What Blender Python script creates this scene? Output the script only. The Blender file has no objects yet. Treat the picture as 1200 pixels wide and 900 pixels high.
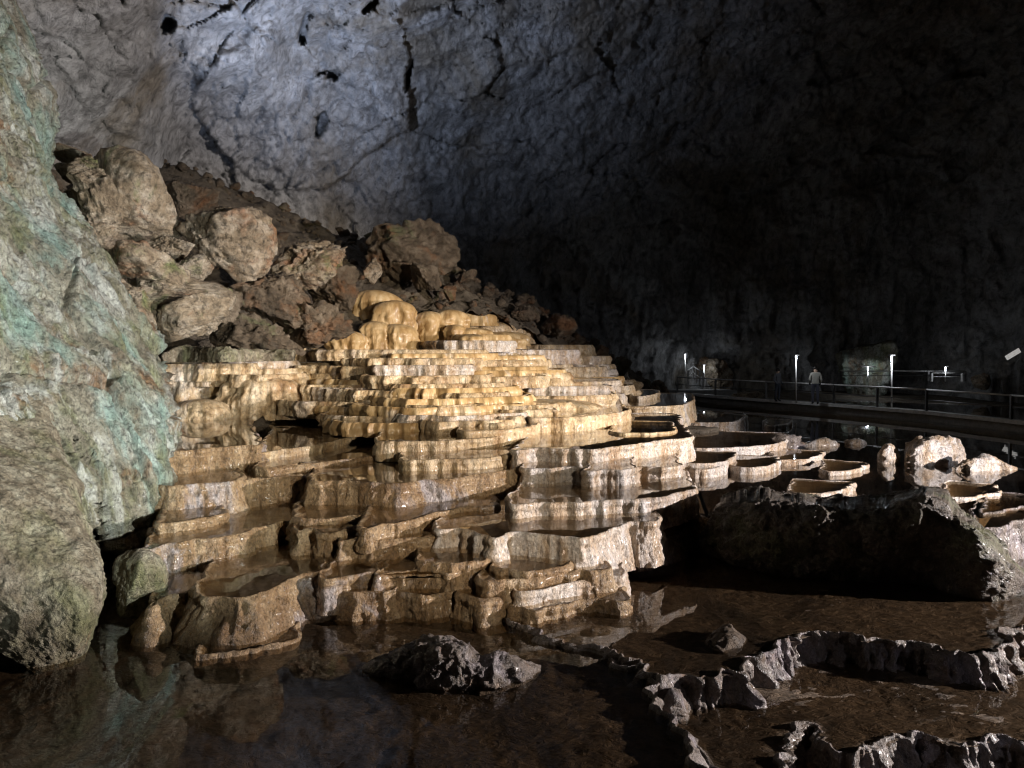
import bpy, math, random
import numpy as np
from mathutils import Vector

# ------------------------------------------------------------------ camera, light, exposure
SC = bpy.context.scene
COL = SC.collection
CZ = 4.8                                   # eye height above the lowest pool bed
F, HX, HY, HOR = 900.0, 600.0, 450.0, 407.0  # focal length and centre of a 1200x900 picture; horizon row
TH = math.atan((HY - HOR) / F)
cam = bpy.data.objects.new('camera', bpy.data.cameras.new('camera')); COL.objects.link(cam)
cam.data.sensor_width = 36.0; cam.data.lens = 36.0 * F / 1200.0
cam.data.clip_start = 0.05; cam.data.clip_end = 500
cam.location = (0, 0, CZ); cam.rotation_euler = (math.pi / 2 - TH, 0, 0)
SC.camera = cam
world = bpy.data.worlds.new('World'); SC.world = world; world.use_nodes = True
world.node_tree.nodes['Background'].inputs[0].default_value = (0.8, 0.9, 1.0, 1)
world.node_tree.nodes['Background'].inputs[1].default_value = 0.010   # a cave: no sky, only a trace of scattered light
SC.view_settings.view_transform = 'Standard'; SC.view_settings.look = 'None'
SC.view_settings.exposure = 0.0; SC.view_settings.gamma = 1.0
SC.cycles.use_denoising = True; SC.cycles.pixel_filter_type = 'BLACKMAN_HARRIS'; SC.cycles.filter_width = 1.1
SC.cycles.max_bounces = 5; SC.cycles.diffuse_bounces = 2; SC.cycles.glossy_bounces = 3; SC.cycles.use_adaptive_sampling = True; SC.cycles.adaptive_threshold = 0.02; SC.cycles.transparent_max_bounces = 16
SC.cycles.caustics_reflective = False; SC.cycles.caustics_refractive = False
SC.cycles.sample_clamp_indirect = 4.0


def spot(name, loc, aim, watt, col, cone, blend=0.6, size=0.12):
    l = bpy.data.lights.new(name, 'SPOT'); l.energy = watt; l.color = col
    l.spot_size = math.radians(cone); l.spot_blend = blend; l.shadow_soft_size = size
    o = bpy.data.objects.new(name, l); COL.objects.link(o); o.location = loc
    o.rotation_euler = (Vector(aim) - Vector(loc)).to_track_quat('-Z', 'Y').to_euler()
    return o


# the show cave's own floodlights, most outside the picture, plus one added fill
spot('floodlight_low_right', (23.0, 7.2, CZ + 0.8), (-1, 13.5, CZ - 3.0), 44000, (1.0, 0.92, 0.89), 84, 0.6, 0.12)
spot('floodlight_dams', (10.5, 1.5, CZ - 1.6), (5.0, 6.6, CZ - 4.0), 330, (0.86, 0.84, 1.0), 34, 0.8, 0.08)
spot('floodlight_terraces', (15.0, 1.0, CZ + 2.6), (-1.8, 23.0, CZ + 0.5), 31000, (1.0, 0.87, 0.67), 26, 0.9, 0.3)
spot('slope_fill_light', (5.5, 0.0, CZ + 0.6), (-2.6, 15.0, CZ - 1.8), 6200, (1.0, 0.88, 0.70), 32, 1.0, 0.2)  # added fill that brightens the mid terraces, not a lamp of the cave
spot('floodlight_boulders', (14.0, 9.5, CZ + 2.6), (-8.5, 21.5, CZ + 1.7), 24000, (1.0, 0.95, 0.88), 23, 0.9, 0.12)
spot('floodlight_vault', (-7.0, 24.0, CZ + 5.6), (-5.5, 36.5, CZ + 20.5), 6800, (0.60, 0.72, 1.0), 104, 1.0, 0.2)
spot('floodlight_left_rock', (4.5, 2.0, CZ - 1.2), (-6.3, 12.0, CZ + 0.4), 14000, (0.92, 1.0, 0.95), 40, 0.9, 0.12)
spot('floodlight_far_pools', (21, 12, CZ + 0.6), (11.2, 20, CZ - 2.8), 2200, (0.76, 0.83, 1.0), 30, 0.8, 0.1)

# ------------------------------------------------------------------ numpy noise
_r = np.random.RandomState(7)
_PERM = np.concatenate([_r.permutation(256)] * 3)
_G = _r.normal(size=(256, 3)); _G /= np.linalg.norm(_G, axis=1)[:, None]


def pn(P):
    P = np.asarray(P, float); sh = P.shape[:-1]; P = P.reshape(-1, 3)
    I = np.floor(P).astype(int); f = P - I; I &= 255
    w = f * f * f * (f * (f * 6 - 15) + 10)
    out = np.zeros(len(P))
    for dx in (0, 1):
        wx = w[:, 0] if dx else 1 - w[:, 0]
        for dy in (0, 1):
            wy = w[:, 1] if dy else 1 - w[:, 1]
            for dz in (0, 1):
                wz = w[:, 2] if dz else 1 - w[:, 2]
                h = _PERM[_PERM[_PERM[(I[:, 0] + dx) & 255] + ((I[:, 1] + dy) & 255)] + ((I[:, 2] + dz) & 255)]
                g = _G[h]
                out += wx * wy * wz * (g[:, 0] * (f[:, 0] - dx) + g[:, 1] * (f[:, 1] - dy) + g[:, 2] * (f[:, 2] - dz))
    return (out * 1.5).reshape(sh)


def fbm(P, o=4, g=0.5, l=2.03):
    a, s, t = 1.0, 0.0, 0.0
    for i in range(o):
        s = s + a * pn(P + 17.3 * i); t += a; a *= g; P = P * l
    return s / t


def ridged(P, o=4, g=0.5, l=2.1):
    a, s, t = 1.0, 0.0, 0.0
    for i in range(o):
        s = s + a * (1 - 2 * np.abs(pn(P + 9.1 * i))); t += a; a *= g; P = P * l
    return s / t


def worley(P):
    P = np.asarray(P, float); sh = P.shape[:-1]; P = P.reshape(-1, 3)
    I = np.floor(P).astype(int); F1 = np.full(len(P), 9.0); F2 = F1.copy(); ID = np.zeros(len(P), int)
    for dx in (-1, 0, 1):
        for dy in (-1, 0, 1):
            for dz in (-1, 0, 1):
                J = I + (dx, dy, dz)
                h = _PERM[_PERM[_PERM[J[:, 0] & 255] + (J[:, 1] & 255)] + (J[:, 2] & 255)]
                c = J + 0.5 + 0.5 * _G[h]
                d = np.linalg.norm(P - c, axis=1)
                m = d < F1
                F2 = np.where(m, F1, np.minimum(F2, d)); F1 = np.where(m, d, F1); ID = np.where(m, h, ID)
    return F1.reshape(sh), F2.reshape(sh), ID.reshape(sh)


def facets(P):
    """angular chips: every cell of a random partition is a plane with its own tilt and height"""
    P = np.asarray(P, float); sh = P.shape[:-1]; P = P.reshape(-1, 3)
    I = np.floor(P).astype(int); F1 = np.full(len(P), 9.0); F2 = F1.copy(); val = np.zeros(len(P)); ID = np.zeros(len(P), int)
    for dx in (-1, 0, 1):
        for dy in (-1, 0, 1):
            for dz in (-1, 0, 1):
                J = I + (dx, dy, dz)
                h = _PERM[_PERM[_PERM[J[:, 0] & 255] + (J[:, 1] & 255)] + (J[:, 2] & 255)]
                v = P - (J + 0.5 + 0.5 * _G[h]); d = np.linalg.norm(v, axis=1)
                m = d < F1
                F2 = np.where(m, F1, np.minimum(F2, d)); F1 = np.where(m, d, F1); ID = np.where(m, h, ID)
                val = np.where(m, (v * _G[(h * 7 + 3) & 255]).sum(1) + 0.35 * ((h % 19) / 9.5 - 1), val)
    return val.reshape(sh), (F2 - F1).reshape(sh), ID.reshape(sh)


def sst(a, b, x):
    t = np.clip((x - a) / (b - a), 0, 1); return t * t * (3 - 2 * t)


# ------------------------------------------------------------------ picture <-> place
def ray(px, py):
    px = np.asarray(px, float); py = np.asarray(py, float)
    u = HY - py
    return np.stack([px - HX + 0 * u, F * math.cos(TH) + u * math.sin(TH), -F * math.sin(TH) + u * math.cos(TH)], -1)


def at(px, py, Y):
    r = ray(px, py); t = np.asarray(Y, float) / r[..., 1]
    p = r * t[..., None]; p[..., 2] += CZ; return p


def on(px, py, z):
    r = ray(px, py); t = (z - CZ) / r[..., 2]
    p = r * t[..., None]; p[..., 2] += CZ; return p


_ctl = np.array([(200, 745, 9.7), (600, 690, 10.4), (720, 690, 10.9), (810, 625, 12.6), (620, 626, 11.3), (620, 588, 12.5), (640, 548, 14.6), (690, 525, 15.4),
                 (680, 488, 18.6), (300, 470, 20.8), (870, 500, 28), (800, 470, 29), (300, 412, 24.5), (600, 412, 26.5), (500, 350, 28.5), (740, 450, 31),
                 (190, 566, 13.2), (820, 550, 17.8), (930, 540, 20.6), (281, 625, 11.7), (350, 674, 10.6), (450, 632, 11.6), (430, 563, 13.6), (250, 523, 14.7),
                 (800, 515, 17.0), (420, 490, 19.0), (1150, 580, 15.9), (1170, 612, 13.2)])


def _tps(r): return np.where(r > 0, r * r * np.log(r + 1e-9), 0)


_n = len(_ctl); _Q = _ctl[:, :2] / 400.0
_A = np.zeros((_n + 3, _n + 3)); _A[:_n, :_n] = _tps(np.linalg.norm(_Q[:, None] - _Q[None], axis=2)) + 0.004 * np.eye(_n)
_A[:_n, _n] = 1; _A[:_n, _n + 1:] = _Q; _A[_n, :_n] = 1; _A[_n + 1:, :_n] = _Q.T
_W = np.linalg.solve(_A, np.concatenate([1 / _ctl[:, 2], np.zeros(3)]))


def depth(px, py):
    q = np.array([px, py]) / 400.0
    v = _tps(np.linalg.norm(_Q - q, axis=1)) @ _W[:_n] + _W[_n] + q @ _W[_n + 1:]
    return 1.0 / min(max(v, 1 / 38.0), 0.13)


# ------------------------------------------------------------------ objects
def mesh(name, V, quads=None, ngons=(), tris=None):
    me = bpy.data.meshes.new(name); V = np.asarray(V, np.float32).reshape(-1, 3)
    loops, tot = [], []
    if quads is not None and len(quads):
        q = np.asarray(quads).reshape(-1, 4); loops.append(q.ravel()); tot.append(np.full(len(q), 4))
    if tris is not None and len(tris):
        q = np.asarray(tris).reshape(-1, 3); loops.append(q.ravel()); tot.append(np.full(len(q), 3))
    for g in ngons:
        loops.append(np.asarray(g)); tot.append(np.array([len(g)]))
    L = np.concatenate(loops).astype(np.int32); T = np.concatenate(tot).astype(np.int32)
    S = np.concatenate([[0], np.cumsum(T)[:-1]]).astype(np.int32)
    me.vertices.add(len(V)); me.vertices.foreach_set('co', V.ravel())
    me.loops.add(len(L)); me.loops.foreach_set('vertex_index', L)
    me.polygons.add(len(T)); me.polygons.foreach_set('loop_start', S); me.polygons.foreach_set('loop_total', T)
    me.polygons.foreach_set('use_smooth', np.ones(len(T), bool))
    me.update(calc_edges=True); me.validate()
    return me


def obj(name, me, m, parent=None, origin=None):
    """one mesh object; its origin is moved to the thing's base"""
    if origin is None and parent is None:
        c = np.empty(len(me.vertices) * 3, np.float32); me.vertices.foreach_get('co', c); c = c.reshape(-1, 3)
        origin = ((c[:, 0].min() + c[:, 0].max()) / 2, (c[:, 1].min() + c[:, 1].max()) / 2, c[:, 2].min())
    if parent is not None and origin is None:
        origin = parent['_base'] if '_base' in parent else (0, 0, 0)
    from mathutils import Matrix
    me.transform(Matrix.Translation(-Vector(origin)))
    o = bpy.data.objects.new(name, me); COL.objects.link(o)
    if m: me.materials.append(m)
    if parent is None: o.location = origin
    else: o.parent = parent
    o['_base'] = tuple(float(v) for v in origin)
    return o


def empty(name, loc):
    o = bpy.data.objects.new(name, None); COL.objects.link(o); o.location = loc
    o['_base'] = tuple(float(v) for v in loc); return o


def tag(o, label=None, cat=None, group=None, kind=None):
    if label: o['label'] = label
    if cat: o['category'] = cat
    if group: o['group'] = group
    if kind: o['kind'] = kind
    return o


def grid_quads(r, c, closed=False):
    i = np.arange(r - 1)[:, None]; j = np.arange(c if closed else c - 1)[None]; k = (j + 1) % c
    return np.stack([i * c + j, i * c + k, (i + 1) * c + k, (i + 1) * c + j], -1).reshape(-1, 4)


def normals(P):
    du = np.gradient(P, axis=1); dv = np.gradient(P, axis=0)
    n = np.cross(du, dv); return n / (np.linalg.norm(n, axis=-1, keepdims=True) + 1e-9)


# ------------------------------------------------------------------ materials
class NT:
    def __init__(s, name):
        s.m = bpy.data.materials.new(name); s.m.use_nodes = True; s.t = s.m.node_tree; s.t.nodes.clear()
        s.out = s.t.nodes.new('ShaderNodeOutputMaterial'); s.geo = s.t.nodes.new('ShaderNodeNewGeometry')
        s.pos = s.geo.outputs['Position']

    def n(s, ty, props=None, **ins):
        d = s.t.nodes.new(ty)
        for k, v in (props or {}).items(): setattr(d, k, v)
        for k, v in ins.items():
            k = k.replace('_', ' ') if k.replace('_', ' ') in d.inputs else (int(k[1:]) if k[0] == 'i' and k[1:].isdigit() else k)
            if hasattr(v, 'is_output'): s.t.links.new(v, d.inputs[k])
            else: d.inputs[k].default_value = v
        return d

    def scaled(s, sc, rot=(0, 0, 0), loc=(0, 0, 0)):
        return s.n('ShaderNodeMapping', Vector=s.pos, Scale=sc, Rotation=rot, Location=loc).outputs[0]

    def noise(s, sc, scale, detail=6, rough=0.6, dist=0.0, rot=(0, 0, 0), loc=(0, 0, 0)):
        return s.n('ShaderNodeTexNoise', Vector=s.scaled(sc, rot, loc), Scale=scale, Detail=detail, Roughness=rough, Distortion=dist).outputs['Fac']

    def ramp(s, fac, stops, interp='LINEAR'):
        r = s.n('ShaderNodeValToRGB', Fac=fac); cr = r.color_ramp; cr.interpolation = interp
        while len(cr.elements) < len(stops): cr.elements.new(0.5)
        for e, (p, c) in zip(cr.elements, stops):
            e.position = p; e.color = (c[0], c[1], c[2], 1) if hasattr(c, '__len__') else (c, c, c, 1)
        return r.outputs['Color']

    def mix(s, fac, a, b, blend='MIX'):
        d = s.t.nodes.new('ShaderNodeMix'); d.data_type = 'RGBA'; d.blend_type = blend
        for k, v in ((0, fac), (6, a), (7, b)):
            if hasattr(v, 'is_output'): s.t.links.new(v, d.inputs[k])
            elif k == 0: d.inputs[0].default_value = v
            else: d.inputs[k].default_value = (v[0], v[1], v[2], 1)
        return d.outputs[2]

    def done(s, col, rough, bumps, spec=0.5, coat=0.0):
        nrm = None
        for h, st, di in bumps:
            kw = dict(Height=h, Strength=st, Distance=di)
            if nrm is not None: kw['Normal'] = nrm
            nrm = s.n('ShaderNodeBump', **kw).outputs[0]
        b = s.n('ShaderNodeBsdfPrincipled')
        for k, v in (('Base Color', col), ('Roughness', rough), ('Normal', nrm)):
            if v is None: continue
            if hasattr(v, 'is_output'): s.t.links.new(v, b.inputs[k])
            else: b.inputs[k].default_value = (*v, 1) if k == 'Base Color' else v
        b.inputs['Specular IOR Level'].default_value = spec
        b.inputs['Coat Weight'].default_value = coat; b.inputs['Coat Roughness'].default_value = 0.15
        s.t.links.new(b.outputs[0], s.out.inputs[0]); return s.m


def stone(name, stops, sc, scale, patches=(), rough=(0.35, 0.7), bumps=(), spec=0.5, coat=0.0, rot=(0, 0, 0), dist=0.3, mott=None):
    t = NT(name)
    col = t.ramp(t.noise(sc, scale, 8, 0.65, dist, rot), stops)
    for rgb, psc, ps, lo, hi, st, loc in patches:
        f = t.ramp(t.noise(psc, ps, 5, 0.65, 0.6, rot, loc), [(lo, 0.0), (hi, st)])
        col = t.mix(f, col, rgb)
    if mott:
        ms, lo = mott
        f = t.ramp(t.noise((1, 1, 0.8), ms, 7, 0.75, 0.5, rot, (7, 3, 1)), [(0.36, lo), (0.50, 0.95), (0.66, 1.25)])
        col = t.mix(1.0, col, f, 'MULTIPLY')
    rg = t.ramp(t.noise((1, 1, 1), 3.0, 4, 0.6), [(0.35, rough[0]), (0.65, rough[1])])
    bs = [(t.noise(b[0], b[1], b[4] if len(b) > 4 else 6, 0.65, b[5] if len(b) > 5 else 0.2, rot), b[2], b[3]) for b in bumps]
    return t.done(col, rg, bs, spec, coat)


M = {}
M['cream'] = stone('cream_travertine', [(0.25, (0.19, 0.115, 0.055)), (0.42, (0.40, 0.275, 0.145)), (0.56, (0.57, 0.44, 0.28)), (0.75, (0.68, 0.60, 0.46))],
                   (1, 1, 0.22), 3.2, [((0.25, 0.12, 0.045), (1, 1, .35), 0.8, 0.52, 0.70, 0.65, (3, 0, 0)),
                                       ((0.62, 0.60, 0.60), (1, 1, .5), 0.45, 0.56, 0.68, 0.55, (9, 4, 0))],
                   (0.28, 0.6), [((1, 1, .16), 9, 0.8, 0.10), ((1, 1, .6), 30, 0.8, 0.03)], 0.5, 0.15, mott=(12, 0.5))
M['tan'] = stone('tan_travertine', [(0.25, (0.12, 0.065, 0.030)), (0.45, (0.30, 0.19, 0.095)), (0.62, (0.45, 0.32, 0.19)), (0.8, (0.55, 0.45, 0.33))],
                 (1, 1, 0.3), 3.0, [((0.18, 0.095, 0.04), (1, 1, .4), 1.1, 0.52, 0.68, 0.6, (3, 0, 0)),
                                    ((0.50, 0.49, 0.54), (1, 1, .8), 0.9, 0.56, 0.66, 0.6, (9, 4, 0))],
                 (0.25, 0.55), [((1, 1, .5), 9, 0.9, 0.10), ((1, 1, .8), 30, 1.0, 0.045)], 0.5, 0.12, mott=(20, 0.4))
M['lilac'] = stone('pale_lilac_travertine', [(0.25, (0.25, 0.15, 0.08)), (0.42, (0.46, 0.34, 0.23)), (0.56, (0.60, 0.53, 0.47)), (0.75, (0.68, 0.65, 0.66))],
                   (1, 1, 0.25), 3.5, [((0.30, 0.16, 0.07), (1, 1, .3), 1.0, 0.54, 0.68, 0.6, (3, 0, 0))],
                   (0.25, 0.5), [((1, 1, .25), 10, 0.8, 0.09), ((1, 1, .7), 30, 0.9, 0.035)], 0.5, 0.12, mott=(18, 0.45))
M['orange'] = stone('golden_flowstone', [(0.25, (0.20, 0.11, 0.042)), (0.45, (0.39, 0.25, 0.11)), (0.6, (0.53, 0.38, 0.20)), (0.78, (0.64, 0.53, 0.37))],
                    (1, 1, 0.2), 3.0, [((0.70, 0.68, 0.64), (1, 1, .5), 0.7, 0.60, 0.70, 0.6, (9, 4, 0))],
                    (0.3, 0.6), [((1, 1, .12), 8, 0.6, 0.05), ((1, 1, .5), 35, 0.4, 0.012)], 0.5, 0.12)
M['dam'] = stone('dark_wet_rimstone', [(0.25, (0.05, 0.035, 0.025)), (0.5, (0.17, 0.135, 0.11)), (0.7, (0.30, 0.26, 0.24))],
                 (1, 1, 0.5), 3.0, [((0.38, 0.34, 0.38), (1, 1, .6), 1.6, 0.52, 0.64, 0.6, (9, 4, 0)), ((0.22, 0.12, 0.05), (1, 1, 1), 1.2, 0.56, 0.66, 0.6, (2, 1, 0))],
                 (0.32, 0.6), [((1, 1, .5), 9, 0.9, 0.10), ((1, 1, .9), 30, 0.9, 0.04)], 0.5, 0.08, mott=(22, 0.45))
M['rock'] = stone('grey_limestone', [(0.25, (0.14, 0.115, 0.08)), (0.45, (0.32, 0.285, 0.215)), (0.6, (0.46, 0.43, 0.34)), (0.78, (0.60, 0.58, 0.50))],
                  (1, 1, 0.35), 2.2, [((0.19, 0.22, 0.08), (1, 1, .35), 0.8, 0.49, 0.66, 0.7, (1, 2, 0)),
                                      ((0.26, 0.12, 0.045), (1, 1, .7), 0.8, 0.56, 0.64, 0.7, (5, 2, 3)),
                                      ((0.70, 0.71, 0.66), (1, 1, .2), 1.6, 0.50, 0.62, 0.75, (2, 9, 4)),
                                      ((0.32, 0.52, 0.47), (1, 1, .30), 0.75, 0.50, 0.66, 0.62, (12, 5, 1))],  # algae tint mixed with turquoise lamp light, painted as patches
                  (0.35, 0.7), [((1, 1, .5), 3, 0.5, 0.15), ((1, 1, .22), 10, 1.0, 0.22), ((1, 1, .8), 30, 1.0, 0.07)], 0.4, 0.05, (0.0, 0.5, 0.0), mott=(11, 0.3))
M['mossy'] = stone('dark_mossy_rock', [(0.25, (0.045, 0.033, 0.022)), (0.5, (0.14, 0.11, 0.085)), (0.7, (0.25, 0.22, 0.18))],
                   (1, 1, 0.6), 2.6, [((0.13, 0.16, 0.06), (1, 1, 1), 0.9, 0.50, 0.64, 0.5, (6, 4, 2)), ((0.30, 0.29, 0.29), (1, 1, .6), 1.6, 0.56, 0.66, 0.5, (9, 4, 0))],
                   (0.3, 0.65), [((1, 1, .7), 8, 1.0, 0.12), ((1, 1, .9), 28, 1.0, 0.06)], 0.45, 0.1, mott=(18, 0.4))
M['slab'] = stone('pitted_grey_limestone', [(0.28, (0.09, 0.068, 0.042)), (0.45, (0.24, 0.195, 0.135)), (0.6, (0.38, 0.335, 0.25)), (0.78, (0.50, 0.46, 0.37))],
                  (1, 1, 0.7), 4.0, [((0.19, 0.22, 0.08), (1, 1, .5), 0.6, 0.48, 0.64, 0.65, (1, 2, 0)),
                                     ((0.24, 0.11, 0.045), (1, 1, .8), 0.7, 0.58, 0.68, 0.7, (5, 2, 3))],
                  (0.4, 0.75), [((1, 1, .8), 8, 0.9, 0.12), ((1, 1, 1), 24, 1.0, 0.07), ((1, 1, 1), 60, 0.5, 0.01)], 0.4, mott=(16, 0.3))
M['boulder'] = stone('ochre_boulder_stone', [(0.25, (0.13, 0.09, 0.055)), (0.45, (0.32, 0.245, 0.165)), (0.6, (0.47, 0.39, 0.30)), (0.78, (0.60, 0.545, 0.46))],
                     (1, 1, 1.6), 1.6, [((0.13, 0.19, 0.04), (1, 1, 1), 0.5, 0.60, 0.68, 0.7, (1, 2, 0)),
                                        ((0.28, 0.11, 0.04), (1, 1, 1.5), 0.6, 0.54, 0.66, 0.7, (5, 2, 3))],
                     (0.45, 0.8), [((1, 1, 2.2), 2.5, 0.9, 0.35), ((1, 1, 1.5), 8, 1.0, 0.16), ((1, 1, 1), 26, 0.9, 0.05)], 0.4, mott=(6, 0.3))
M['dark_boulder'] = stone('dark_conglomerate', [(0.25, (0.035, 0.028, 0.02)), (0.5, (0.13, 0.095, 0.062)), (0.72, (0.26, 0.21, 0.155))],
                          (1, 1, 1), 2.2, [((0.20, 0.085, 0.03), (1, 1, 1), 0.7, 0.52, 0.66, 0.7, (5, 2, 3)), ((0.10, 0.13, 0.05), (1, 1, 1), 0.8, 0.58, 0.68, 0.6, (1, 8, 3))],
                          (0.45, 0.8), [((1, 1, 1.5), 3, 0.9, 0.35), ((1, 1, 1), 9, 1.0, 0.16), ((1, 1, 1), 28, 0.9, 0.05)], 0.4)
M['vault'] = stone('vault_limestone', [(0.25, (0.13, 0.125, 0.12)), (0.5, (0.27, 0.265, 0.26)), (0.75, (0.40, 0.395, 0.39))],
                   (1, 1, 0.8), 0.9, [((0.17, 0.14, 0.10), (1, 1, .8), 0.12, 0.50, 0.62, 0.8, (5, 2, 3)), ((0.45, 0.45, 0.46), (1, 1, 1), 0.2, 0.55, 0.66, 0.6, (1, 8, 3))],
                   (0.5, 0.8), [((1, 1, .5), 1.6, 0.6, 0.35), ((1, 1, .6), 5, 0.8, 0.15), ((1, 1, 1), 16, 0.5, 0.04)], 0.35, mott=(2.2, 0.45))
M['soil'] = stone('brown_rubble_soil', [(0.25, (0.035, 0.027, 0.020)), (0.5, (0.10, 0.080, 0.058)), (0.75, (0.19, 0.158, 0.118))],
                  (1, 1, 1), 2.0, [], (0.6, 0.9), [((1, 1, 1), 3, 0.8, 0.25), ((1, 1, 1), 14, 0.8, 0.08)], 0.3)
M['mud'] = stone('brown_pool_mud', [(0.25, (0.055, 0.038, 0.024)), (0.5, (0.12, 0.084, 0.054)), (0.75, (0.18, 0.13, 0.088))],
                 (1, 1, 1), 1.1, [((0.035, 0.025, 0.018), (1, .5, 1), 0.6, 0.50, 0.62, 0.7, (4, 4, 0))], (0.6, 0.85),
                 [((1, 2.2, 1), 5, 0.8, 0.08, 4, 1.2), ((1, 1, 1), 30, 0.4, 0.01)], 0.35, 0.0, mott=(7, 0.55))
M['bed'] = stone('tan_basin_bed', [(0.25, (0.10, 0.062, 0.03)), (0.5, (0.20, 0.13, 0.065)), (0.75, (0.32, 0.23, 0.13))],
                 (1, 1, 1), 1.4, [], (0.4, 0.7), [((1, 1, 1), 6, 0.5, 0.05), ((1, 1, 1), 26, 0.5, 0.015)])


def water_mat(name, tint, bump):
    t = NT(name)
    h = t.noise((1, 1, 1), 2.2, 2, 0.4, 0.2)
    nr = t.n('ShaderNodeBump', Height=h, Strength=bump, Distance=0.02).outputs[0]
    dt = t.n('ShaderNodeVectorMath', dict(operation='DOT_PRODUCT'), i0=t.geo.outputs['Incoming'], i1=nr).outputs['Value']
    ab = t.n('ShaderNodeMath', dict(operation='ABSOLUTE'), i0=dt).outputs[0]
    om = t.n('ShaderNodeMath', dict(operation='SUBTRACT', use_clamp=True), i0=1.0, i1=ab).outputs[0]
    pw = t.n('ShaderNodeMath', dict(operation='POWER'), i0=om, i1=5.0).outputs[0]
    fr = t.n('ShaderNodeMath', dict(operation='MULTIPLY_ADD'), i0=pw, i1=0.97, i2=0.02).outputs[0]
    tr = t.n('ShaderNodeBsdfTransparent', Color=(*tint, 1)).outputs[0]
    gl = t.n('ShaderNodeBsdfGlossy', Color=(1, 1, 1, 1), Roughness=0.015, Normal=nr).outputs[0]
    mx = t.n('ShaderNodeMixShader', i0=fr, i1=tr, i2=gl)
    t.t.links.new(mx.outputs[0], t.out.inputs[0]); return t.m


M['water'] = water_mat('clear_pool_water', (0.80, 0.73, 0.62), 0.04)
M['murky'] = water_mat('murky_pool_water', (0.66, 0.60, 0.52), 0.05)


def plain(name, rgb, rough=0.5, metal=0.0, emit=None, es=0.0, grime=0.35):
    t = NT(name)
    f = t.ramp(t.noise((1, 1, 1), 6, 5), [(0.3, 1 - grime), (0.7, 1.0)])
    m = t.done(t.mix(1.0, rgb, f, 'MULTIPLY'), rough, [(t.noise((1, 1, 1), 40, 3), 0.15, 0.004)])
    b = [n for n in m.node_tree.nodes if n.type == 'BSDF_PRINCIPLED'][0]
    b.inputs['Metallic'].default_value = metal
    if emit: b.inputs['Emission Color'].default_value = (*emit, 1); b.inputs['Emission Strength'].default_value = es
    return m


M['steel'] = plain('dull_railing_steel', (0.16, 0.15, 0.145), 0.45, 0.6)
M['pale_paint'] = plain('pale_railing_paint', (0.72, 0.70, 0.67), 0.5)
M['concrete'] = plain('walkway_concrete', (0.30, 0.29, 0.27), 0.8)
M['led'] = plain('lamp_glow', (0.9, 0.9, 0.9), 0.4, 0, (0.75, 0.85, 1.0), 9.0)
M['sign'] = plain('glowing_white_panel', (0.8, 0.8, 0.8), 0.5, 0, (1.0, 0.97, 0.92), 0.35, 0.6)  # weak glow put in so the white panel reads as lit

# ------------------------------------------------------------------ shape builders
rnd = random.Random(11)


def catmull(P, closed, per=24):
    P = np.asarray(P, float); n = len(P); out = []
    for i in range(n if closed else n - 1):
        if closed: a, b, c, d = P[(i - 1) % n], P[i], P[(i + 1) % n], P[(i + 2) % n]
        else: a, b, c, d = P[max(i - 1, 0)], P[i], P[i + 1], P[min(i + 2, n - 1)]
        t = np.linspace(0, 1, per, endpoint=False)[:, None]
        out.append(0.5 * (2 * b + (c - a) * t + (2 * a - 5 * b + 4 * c - d) * t ** 2 + (3 * b - a - 3 * c + d) * t ** 3))
    if not closed: out.append(P[-1:])
    return np.concatenate(out)


def resample(P, w, closed=True):
    """w: wanted spacing at every point of P"""
    Q = np.concatenate([P, P[:1]]) if closed else P
    W = np.concatenate([w, w[:1]]) if closed else w
    seg = np.linalg.norm(np.diff(Q, axis=0), axis=1) / ((W[1:] + W[:-1]) / 2)
    s = np.concatenate([[0], np.cumsum(seg)]); n = max(12, int(s[-1]))
    u = np.linspace(0, s[-1], n, endpoint=not closed)
    return np.stack([np.interp(u, s, Q[:, k]) for k in range(Q.shape[1])], 1)


RIMS = []   # (x, y, z) of every rim, for the slope underneath


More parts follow.
